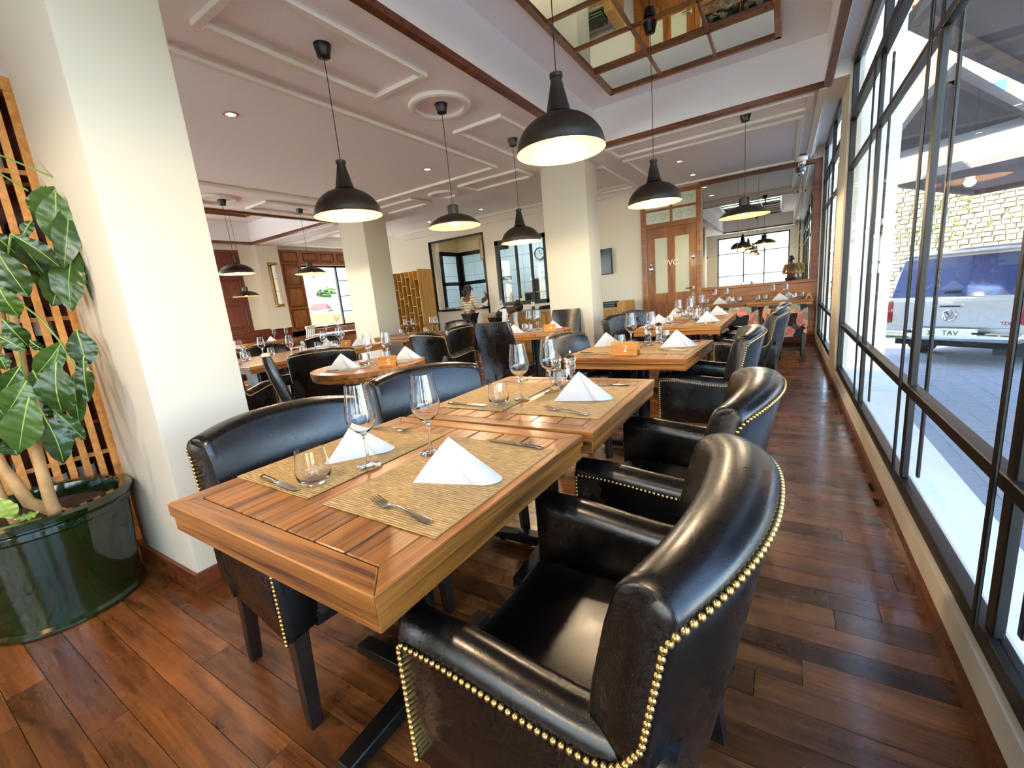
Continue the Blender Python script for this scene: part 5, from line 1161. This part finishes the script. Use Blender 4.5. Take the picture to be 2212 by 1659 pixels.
person('waitress with a hair bun bending over below the kitchen window', (hw_.x - .42, 7.40, 0), R(-90), dict(pel=(0,0,.78), spi=(0,.13,.90), che=(0,.29,.955), nec=(0,.41,.97), chin=(0,.47,.93), hea=(0,.50,.96), top=(0,.545,1.03), face=(.35,.8,-.7), shl=(-.17,.30,.94), ell=(-.2,.28,.70), wrl=(-.15,.36,.50), shr=(.17,.30,.94), elr=(.2,.27,.70), wrr=(.14,.36,.48), hil=(-.085,-.02,.74), knl=(-.09,.06,.44), anl=(-.09,-.03,.09), tol=(-.10,.09,.035), hir=(.085,-.02,.74), knr=(.085,.05,.44), anr=(.085,-.05,.09), tor=(.095,.07,.035)), (white_cloth, black_cloth, brown_cloth), 'bun')

person('person in an ochre shirt looking down, seen only in the mirror', (.24, -.40, 0), R(12), dict(pel=(0,0,.94), spi=(0,.0,1.12), che=(0,.01,1.32), nec=(0,.03,1.47), chin=(0,.07,1.51), hea=(0,.09,1.57), top=(0,.10,1.64), face=(-.3,.8,-.55), shl=(-.18,.0,1.38), ell=(-.23,.02,1.12), wrl=(-.10,.24,1.12), shr=(.18,.0,1.38), elr=(.23,.02,1.12), wrr=(.10,.24,1.12), hil=(-.09,0,.88), knl=(-.10,.01,.49), anl=(-.10,-.02,.09), tol=(-.11,.12,.035), hir=(.09,0,.88), knr=(.10,.01,.49), anr=(.10,-.02,.09), tor=(.11,.12,.035)), (plain('ochre_shirt', '8a6a34', .85), plain('navy_trousers', '161a2c', .85)), 'short')

# ------------------------------------------------------------------ outside: ground, column, canopies
ZG = -.55
pave = struct(MB().box(.56, 40, -12, 45, ZG - .3, ZG - .02).build('ground_paving', plain('paving_sand', '5c5a5c', .9), smooth=0))
zz = [(0, 0), (.055, .028), (.11, 0), (.165, .028), (.22, 0)]
poly = [(a, b_) for a, b_ in zz] + [(a, b_ + .108) for a, b_ in zz[::-1]]
poly = [(a * .985 + .0015, b_ * .985 + .001) for a, b_ in poly]
M['paver'] = plain('grey_paver', '8f8f96', .8, bscale=40, bstr=.4, var=.2, vscale=2)
me = MB().prism(poly, -.06, 0).mesh('paver', M['paver'], 0)
cand = []
for i in range(0, 14):
    for j in range(0, 95): cand.append((1.15 + .22 * i, 1.2 + .112 * j))
def psc(p):
    s_ = seen((p[0], p[1], ZG)); return 1 / s_[2] if s_ and s_[0] < IW + 30 and s_[1] < 1500 else 0
cand.sort(key=psc, reverse=True); more = MB()
for k, (x, y) in enumerate(cand):
    if k < 300: put('paver', me, pave, (x, y, ZG + random.uniform(-.002, .002)))
    else: more.prism([(a + x, b_ + y) for a, b_ in poly], ZG - .06, ZG)
stuff(more.build('paver', M['paver'], pave, smooth=0))
struct(MB().prism([(.56, -6), (.86, -6), (.86, 4.2), (1.12, 6.2), (1.12, 9.5), (.56, 9.5)], ZG, -.01).build('ground_step', plain('white_step', 'dfe3ea', .7), smooth=0), 'white raised step outside the window')
struct(MB().box(.62, .985, 6.28, 6.70, -.01, 4.2).build('column', M['white'], bevel=.01), 'white square column outside the window')
struct(boxes('roof', M['white'], [(XL - .3, XR + .25, YN - .3, YB + .3, 3.6, 5.2)]), 'unseen upper storey added to shade the ground outside')  # added block out of view; its height sets the shade outside
M['canvas'] = plain('grey_canvas', '6f6a68', .85); M['fascia'] = plain('pale_fascia', 'cfd6de', .5)
HZ = 2.9
def canopy(name, label, pts, z, fascia=None):
    t_ = thing(name, label, 'canopy', (pts[0].x, pts[0].y, z)); o = pts[0]
    MB().prism([(p.x - o.x, p.y - o.y) for p in pts], 0, .05).build('fabric', M['canvas'], t_, smooth=0)
    for i in range(len(pts)):
        a, b_ = pts[i] - o, pts[(i+1) % len(pts)] - o; d = (b_ - a).normalized(); s_ = Vector((-d.y, d.x, 0)) * .04
        MB().hexa([(a.x - s_.x, a.y - s_.y, -.10), (b_.x - s_.x, b_.y - s_.y, -.10), (b_.x + s_.x, b_.y + s_.y, -.10), (a.x + s_.x, a.y + s_.y, -.10)], [(a.x - s_.x, a.y - s_.y, .0), (b_.x - s_.x, b_.y - s_.y, .0), (b_.x + s_.x, b_.y + s_.y, .0), (a.x + s_.x, a.y + s_.y, .0)]).build('edge_beam', fascia if (fascia and i == 0) else M['canvas'], t_, smooth=0)
    return t_
E1a, E1b = at(1975, 100, z=HZ), at(2212, 229, z=HZ); E2a, E2b = at(2070, 293, z=HZ), at(2212, 253, z=HZ)
d1 = (E1b - E1a).normalized(); d2 = (E2b - E2a).normalized()
den = d1.x * d2.y - d1.y * d2.x; r_ = E2a - E1a; s0 = (r_.x * d2.y - r_.y * d2.x) / den; KK = E1a + d1 * s0
NN = E1a + d1 * max(0, (1.3 - E1a.x) / d1.x)
FL = KK - d2 * ((KK.x - 1.3) / d2.x) if abs(d2.x) > .2 else KK - d2 * 5
canopy('awning', 'grey awning with a pale front beam over the parked pickup', [FL, KK, NN, Vector((1.25, NN.y + .6, HZ))][0:4], HZ, M['fascia'])
A1, A2 = at(1990, 32, z=HZ + .1), at(2212, 148, z=HZ + .1); dA = (A2 - A1).normalized(); nA = Vector((dA.y, -dA.x, 0)); A2 = A2 + dA * 2.5; A1 = A1 - dA * .1
canopy('awning', 'grey awning nearest the window, edge against the sky', [A2, A1, Vector((.85, A1.y - .4, HZ + .1)), Vector((.85, 1.4, HZ + .1)), Vector((5.2, 1.4, HZ + .1)), A2 + nA * 4.5], HZ + .1)  # near part extended out of view along the window to cut sky light
C1 = FL + d1 * .6; C2 = KK + d1 * .6
canopy('parasol', 'dark parasol beyond the pale beam', [C1, C2 + d2 * 1.2, C2 + d2 * .6 + d1 * 4.5, C1 + d1 * 4.5], HZ - .32)

# ------------------------------------------------------------------ pickup truck (own frame: rear looks along -y)
car = thing('pickup_truck', 'silver pickup truck with a closed rear canopy seen from behind', 'car', (2.30, 9.72, ZG), R(-38))
M['silver'] = plain('silver_paint', 'b9bcc0', .3, .55, coat=.6); M['tint'] = plain('sky_tinted_glass', '2a4a80', .05, .35, coat=.6); M['rubber'] = plain('rubber', '17171a', .8); M['darktrim'] = plain('dark_trim', '2c2e32', .5); M['redlens'] = plain('red_lens', '8c1218', .15, coat=.5); M['plate'] = plain('plate_white', 'dcdcd2', .5)  # the glass's blue puts the reflected sky into its colour
def secs(rows_, name, mat, bev=.0, smooth=35):
    rings = []
    for y, pts in rows_: rings.append([(a, y, b_) for a, b_ in pts])
    return MB().loft(rings).build(name, mat, car, smooth=smooth, bevel=bev)
def rr(w, z0, z1, t_=.05, topw=None):
    tw = topw or w; return [(-w + t_, z0), (w - t_, z0), (w, z0 + t_), (w, (z0+z1)/2), (tw, z1 - t_), (tw - t_, z1), (-tw + t_, z1), (-tw, z1 - t_), (-w, (z0+z1)/2), (-w, z0 + t_)]
secs([(0, rr(.90, .52, 1.06)), (.02, rr(.92, .50, 1.08)), (1.2, rr(.94, .48, 1.08)), (3.0, rr(.94, .46, 1.06)), (4.6, rr(.93, .45, 1.04)), (5.0, rr(.88, .45, .98))], 'body', M['silver'])
secs([(.03, rr(.84, 1.08, 1.10, .01)), (.10, rr(.84, 1.08, 1.78, .06, .70)), (.3, rr(.86, 1.08, 1.84, .08, .72)), (1.6, rr(.86, 1.08, 1.86, .08, .72)), (2.9, rr(.86, 1.08, 1.82, .08, .70)), (3.5, rr(.86, 1.06, 1.12, .02))], 'canopy_and_cab', M['silver'])
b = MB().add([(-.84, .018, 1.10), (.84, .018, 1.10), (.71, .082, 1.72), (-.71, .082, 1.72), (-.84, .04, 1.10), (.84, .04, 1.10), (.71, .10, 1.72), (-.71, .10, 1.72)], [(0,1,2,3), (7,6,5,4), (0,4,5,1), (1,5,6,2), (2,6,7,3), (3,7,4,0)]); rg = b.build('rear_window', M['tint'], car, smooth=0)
MB().box(-.1, .1, -.0, .05, 1.15, 1.19).build('window_latch', M['black'], rg, bevel=.005)
MB().box(-.70, .70, -.02, .16, 1.76, 1.81).build('spoiler', M['silver'], car, bevel=.015)
MB().box(-.80, .80, -.012, .02, .60, 1.04).build('tailgate', M['silver'], car, bevel=.012)
MB().box(-.16, .16, -.024, .0, .93, 1.01).build('tailgate_handle', M['silver'], car, bevel=.01); MB().box(-.13, .13, -.028, -.02, .935, .955).build('handle_slot', M['black'], car)
lg = MB(); lg.tube([(.085 * math.cos(2*PI*k/28), -.025, .80 + .085 * math.sin(2*PI*k/28)) for k in range(29)], .009, 6)
for pts in ([(-.045, .86), (0, .795), (.045, .86)], [(-.08, .83), (-.04, .725), (0, .795), (.04, .725), (.08, .83)]): lg.tube([(a, -.025, b_) for a, b_ in pts], .009, 6)
lg.build('round_emblem', M['chrome'], car)
text('TDI', .075, M['redlens'], car, (.66, -.016, .68), (PI/2, 0, 0), .002)
for s_ in (-1, 1): MB().box(s_ * .86 - .06, s_ * .86 + .06, -.015, .12, .66, 1.04).build('tail_light', M['redlens'], car, bevel=.015)
MB().box(-.90, .90, -.16, .04, .40, .54).build('bumper', M['chrome'], car, bevel=.03, seg=3); MB().box(-.5, .5, -.17, -.0, .52, .55).build('bumper_step', M['rubber'], car)
MB().box(-.42, .42, -.165, -.15, .46, .60).build('plate_holder', M['white'], car, bevel=.006); pt = MB().box(-.36, .36, -.172, -.164, .48, .58).build('number_plate', M['plate'], car)
text('34   TAV', .11, M['darktrim'], pt, (0, -.173, .53), (PI/2, 0, 0), .001)
MB().box(-.70, .70, -.05, .4, .30, .42).build('underbody', M['rubber'], car); MB().box(.55, .92, .0, .06, .20, .46).build('mud_flap', M['darktrim'], car)
for s_ in (-1, 1):
    for y in (1.0, 4.1):
        w = MB(); w.lathe([(.0, -.12), (.20, -.12), (.34, -.11), (.37, -.07), (.37, .07), (.34, .11), (.20, .12), (0, .12)], 28); wo = w.build('wheel', M['rubber'], car, (s_ * .80, y, .37), (0, PI/2, 0)); MB().lathe([(0, -.125), (.2, -.125), (.21, -.10), (.21, .10), (.2, .125), (0, .125)], 20).build('rim', M['chrome'], wo)
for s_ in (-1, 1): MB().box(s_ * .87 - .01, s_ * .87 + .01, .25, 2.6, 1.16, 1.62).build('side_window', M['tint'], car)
# blue van beyond
van = thing('blue_car', 'blue car with roof bars parked beyond the pickup', 'car', (5.6, 14.2, ZG), R(-62)); M['blue'] = plain('blue_paint', '1650c0', .25, .2, coat=.7)
sv_car = car; car = van
secs([(0, rr(.86, .35, 1.0)), (.1, rr(.9, .32, 1.05)), (2.5, rr(.9, .32, 1.05)), (4.2, rr(.86, .34, .95))], 'body', M['blue']); secs([(.15, rr(.84, 1.0, 1.1, .02)), (.4, rr(.84, 1.0, 1.78, .1, .70)), (2.2, rr(.86, 1.0, 1.82, .1, .70)), (3.3, rr(.84, 1.0, 1.08, .02))], 'cabin', M['blue'])
for s_ in (-1, 1):
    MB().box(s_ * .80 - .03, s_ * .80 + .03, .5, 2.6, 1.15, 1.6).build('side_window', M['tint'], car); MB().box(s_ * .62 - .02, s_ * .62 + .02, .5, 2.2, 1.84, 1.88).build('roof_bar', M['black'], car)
    for y in (.75, 3.3): MB().lathe([(0, -.1), (.3, -.1), (.33, -.06), (.33, .06), (.3, .1), (0, .1)], 24).build('wheel', M['rubber'], car, (s_ * .8, y, .33), (0, PI/2, 0))
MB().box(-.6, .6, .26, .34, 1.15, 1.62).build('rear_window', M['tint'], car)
car = sv_car

struct(boxes('ground_bounce', plain('pale_bounce_ground', 'c8c4bc', .9), [(-17.5, .5, -40, YN - .35, -.7, -.6), (-17.5, XL - .45, YN - .35, 60, -.7, -.6)]), 'pale ground added to bounce daylight into the windows')  # added sunlit ground that bounces daylight through the windows to the ceiling
# ------------------------------------------------------------------ outside: stone bank, hillside houses
bank = struct(MB().hexa([(2.0, 30, -2), (26, 9, -2), (34, 16, -2), (10, 38, -2)], [(2.7, 30.7, 4.6), (26.7, 9.7, 4.6), (34, 16, 6), (10, 38, 6)]).build('ground_bank', plain('bank_mortar', '6a604c', .9), smooth=0), 'stone retaining bank behind the parked cars')
M['stone'] = plain('bank_stone', '857860', .9, bscale=12, bstr=.5, var=.3, vscale=1.5); P0, P1 = Vector((2.0, 30, -2)), Vector((26, 9, -2)); al = (P1 - P0).normalized(); upv = Vector((.7, .7, 6.6)).normalized(); outv = Vector((al.y, -al.x, 0)); outv = outv if outv.y < 0 else -outv
st = []
z = 0; r_i = 0
while z < 6.4:
    hgt = random.uniform(.17, .24); x = -random.random() * .4
    while x < 31: w = random.uniform(.28, .5); st.append((x, z, w, hgt)); x += w
    z += hgt
def ssc(q):
    p = P0 + al * (q[0] + q[2]/2) + upv * (q[1] + q[3]/2); s_ = seen(p); return q[2] / s_[2] if s_ and 1930 < s_[0] < 2240 and 0 < s_[1] < 560 else 0
st.sort(key=ssc, reverse=True); more = MB()
rotb = Matrix((al, -outv, upv)).transposed()
for k, (x, z, w, h_) in enumerate(st):
    g = .014; d = random.uniform(.02, .06)
    cs_ = [(g, 0, g + random.random()*.015), (w - g, 0, g), (w - g - random.random()*.03, 0, h_ - g), (g + random.random()*.03, 0, h_ - g - random.random()*.02)]
    bk = [(a, .05, c_) for a, _, c_ in cs_]; fr = [(a*.92 + w*.04, -d, c_*.92 + h_*.04) for a, _, c_ in cs_]; org = P0 + al * x + upv * z
    if k < 300: MB().hexa(bk, fr).build('stone', M['stone'], bank, org, rotb.to_euler(), smooth=0)
    else: more.hexa([tuple(org + rotb @ Vector(p)) for p in bk], [tuple(org + rotb @ Vector(p)) for p in fr])
stuff(more.build('stone', M['stone'], bank, smooth=0))
M['grass'] = plain('bank_grass', '7d9a3c', .9)
gb = MB()
for k in range(1500):
    zz_ = random.choice((random.gauss(4.4, .25), random.gauss(6.5, .2), random.gauss(5.4, .3))); xx = random.uniform(0, 30)
    if random.random() < .5 or math.sin(xx * 1.7) > 0:
        p = P0 + al * xx + upv * min(zz_, 6.7) + outv * .08; s_ = random.uniform(.1, .24); a = random.uniform(0, 6)
        dv = Vector((math.cos(a), math.sin(a), 0)) * .05; gb.add([tuple(p - dv), tuple(p + dv), tuple(p + Vector((random.uniform(-.1, .1), -.05, s_))) ], [(0, 1, 2)])
tag(stuff(gb.build('bank_grass_tufts', M['grass'], smooth=0)), 'green grass tufts growing on the stone bank', 'grass')
def house(name, label, x, y, z, w, d, h_, wallc, roofc, rz=0, nw=3, floors=1, flat=False):
    t_ = thing(name, label, 'house', (x, y, z), rz, 'houses outside'); mw = plain('house_wall_' + wallc, wallc, .85) if 'house_wall_' + wallc not in bpy.data.materials else bpy.data.materials['house_wall_' + wallc]; mr = plain('house_roof_' + roofc, roofc, .8) if 'house_roof_' + roofc not in bpy.data.materials else bpy.data.materials['house_roof_' + roofc]
    MB().box(-w/2, w/2, -d/2, d/2, 0, h_).build('walls', mw, t_, smooth=0)
    if flat: MB().box(-w/2 - .2, w/2 + .2, -d/2 - .2, d/2 + .2, h_, h_ + .25).build('roof', mr, t_, smooth=0)
    else: e = .4; MB().add([(-w/2 - e, -d/2 - e, h_), (w/2 + e, -d/2 - e, h_), (w/2 + e, d/2 + e, h_), (-w/2 - e, d/2 + e, h_), (-w/2 + w*.12, 0, h_ + d*.42), (w/2 - w*.12, 0, h_ + d*.42)], [(3,2,1,0), (0,1,5,4), (2,3,4,5), (1,2,5), (3,0,4)]).build('roof', mr, t_, smooth=0)
    for fl in range(floors):
        zc = h_ * (fl + .55) / floors
        for k in range(nw):
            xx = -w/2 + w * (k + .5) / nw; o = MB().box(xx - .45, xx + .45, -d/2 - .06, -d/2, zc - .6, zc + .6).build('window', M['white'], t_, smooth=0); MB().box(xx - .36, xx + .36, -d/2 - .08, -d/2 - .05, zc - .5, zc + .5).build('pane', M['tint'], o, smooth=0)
    return t_
q = at(2180, 240, y=36); house('hill_house', 'orange house with white window high above the bank', q.x + 1.2, 36, q.z - 5.5, 9, 7, 11.5, 'cf8a58', 'b06a44', R(-25), 4, 3, True)
q = at(2128, 200, y=48); house('hill_house', 'white flat-roofed house against the sky above the bank', q.x, 48, q.z - 8, 4.2, 6, 11, 'e6e2da', 'd8d4cc', R(-25), 2, 3, True)
hill = struct(MB().hexa([(-58, -60, -20), (-58, 300, -20), (-420, 900, -20), (-420, -300, -20)], [(-60, -60, -13), (-60, 300, -13), (-420, 900, 66), (-420, -300, 66)]).build('ground_hill', plain('hill_green', '566238', .9, var=.4, vscale=.15), smooth=0), 'green hillside of the town beyond the far window')
def hz(x): return -5 + (-22 - x) / 118 * 31
TOWN = [(695, 700, -30, 'a49c8c', '96481c', 10, 'long orange-roofed house lowest in the far window'), (692, 668, -38, 'a8a296', '6e201c', 7, 'house with a dark red roof in the far window'), (722, 664, -44, 'a2988a', '90421c', 6, 'house with bright orange roof beside the red one'), (668, 640, -52, 'a8642a', '8e4218', 8, 'tall orange house at the left of the far window'), (690, 612, -64, '9c9894', '8a4a30', 10, 'house with two dormers high in the far window'), (716, 622, -70, 'a6a29a', '824228', 7, 'white house right of the dormers in the far window'), (735, 645, -56, 'aaa69e', '905034', 7, 'white gabled house behind the window bar'), (748, 600, -80, 'aca8a2', '7c4434', 9, 'white house at the top right of the far window'), (753, 696, -25, 'aaa6a0', '985224', 5, 'small white house low at the right of the far window')]
for u, v, X, wc, rc, w, lab in TOWN:
    q = at(u, v, x=X * 3.5); w *= .8; hh = w * .45; house('town_house', lab, q.x, q.y, q.z - hh, w, w * .8, hh, wc, rc, R(48 + random.uniform(-12, 12)), 3, 1 if w < 9 else 2)
def tree(label, x, y, z, r, col):
    t_ = thing('town_tree', label, 'tree', (x, y, z), 0, 'trees in the town'); MB().cyl((0, 0, 0), (0, 0, r * 1.2), r * .12, r * .07).build('trunk', M['bark'], t_)
    b = MB(); rnd = random.Random(int(x * 10))
    for k in range(260):
        d = Vector((rnd.gauss(0, 1), rnd.gauss(0, 1), rnd.gauss(0, .8))).normalized() * r * rnd.uniform(.55, 1.05); c = d + Vector((0, 0, r * 1.6)); s_ = r * rnd.uniform(.12, .24)
        a = Vector((rnd.gauss(0,1), rnd.gauss(0,1), rnd.gauss(0,1))).normalized(); e = a.cross(Vector((.3,.5,.8))).normalized(); f = a.cross(e)
        b.add([tuple(c - e*s_), tuple(c + f*s_), tuple(c + e*s_), tuple(c - f*s_ + a*s_*.3)], [(0,1,2,3)])
    b.build('crown', plain('crown_' + col, col, .8) if 'crown_' + col not in bpy.data.materials else bpy.data.materials['crown_' + col], t_, smooth=0)
for u, v, X, r, c_, lab in ((700, 642, -48, 2.4, '46602a', 'round green tree between the town houses'), (712, 634, -50, 2.0, '627a34', 'pale green tree right of the round one'), (725, 692, -33, 1.3, '948c2c', 'yellow flowering bush by the lowest house'), (676, 610, -66, 2.6, '33502c', 'dark tree left of the dormer house'), (733, 612, -76, 2.0, '587034', 'small tree near the top of the far window')):
    q = at(u, v, x=X * 3.3); tree(lab, q.x, q.y, q.z - r * 2, r * 1.25, c_)
# white high chair by the far wall
hc = thing('high_chair', 'white wooden child seat with slatted back by the far wall', 'chair', (-8.9, 5.55, 0), R(-60))
for a, b_ in ((-.2, -.2), (.2, -.2), (-.2, .2), (.2, .2)): MB().cyl((a, b_, 0), (a * .85, b_ * .85, .55), .02, n=8).build('leg', M['white'], hc)
MB().box(-.2, .2, -.2, .2, .55, .58).build('seat', M['white'], hc, bevel=.01)
for k in range(5): MB().cyl((-.16 + .08*k, .18, .58), (-.16 + .08*k, .24, .95), .013, n=8).build('spindle', M['white'], hc)
MB().box(-.2, .2, .22, .26, .93, 1.0).build('top_rail', M['white'], hc, bevel=.01)
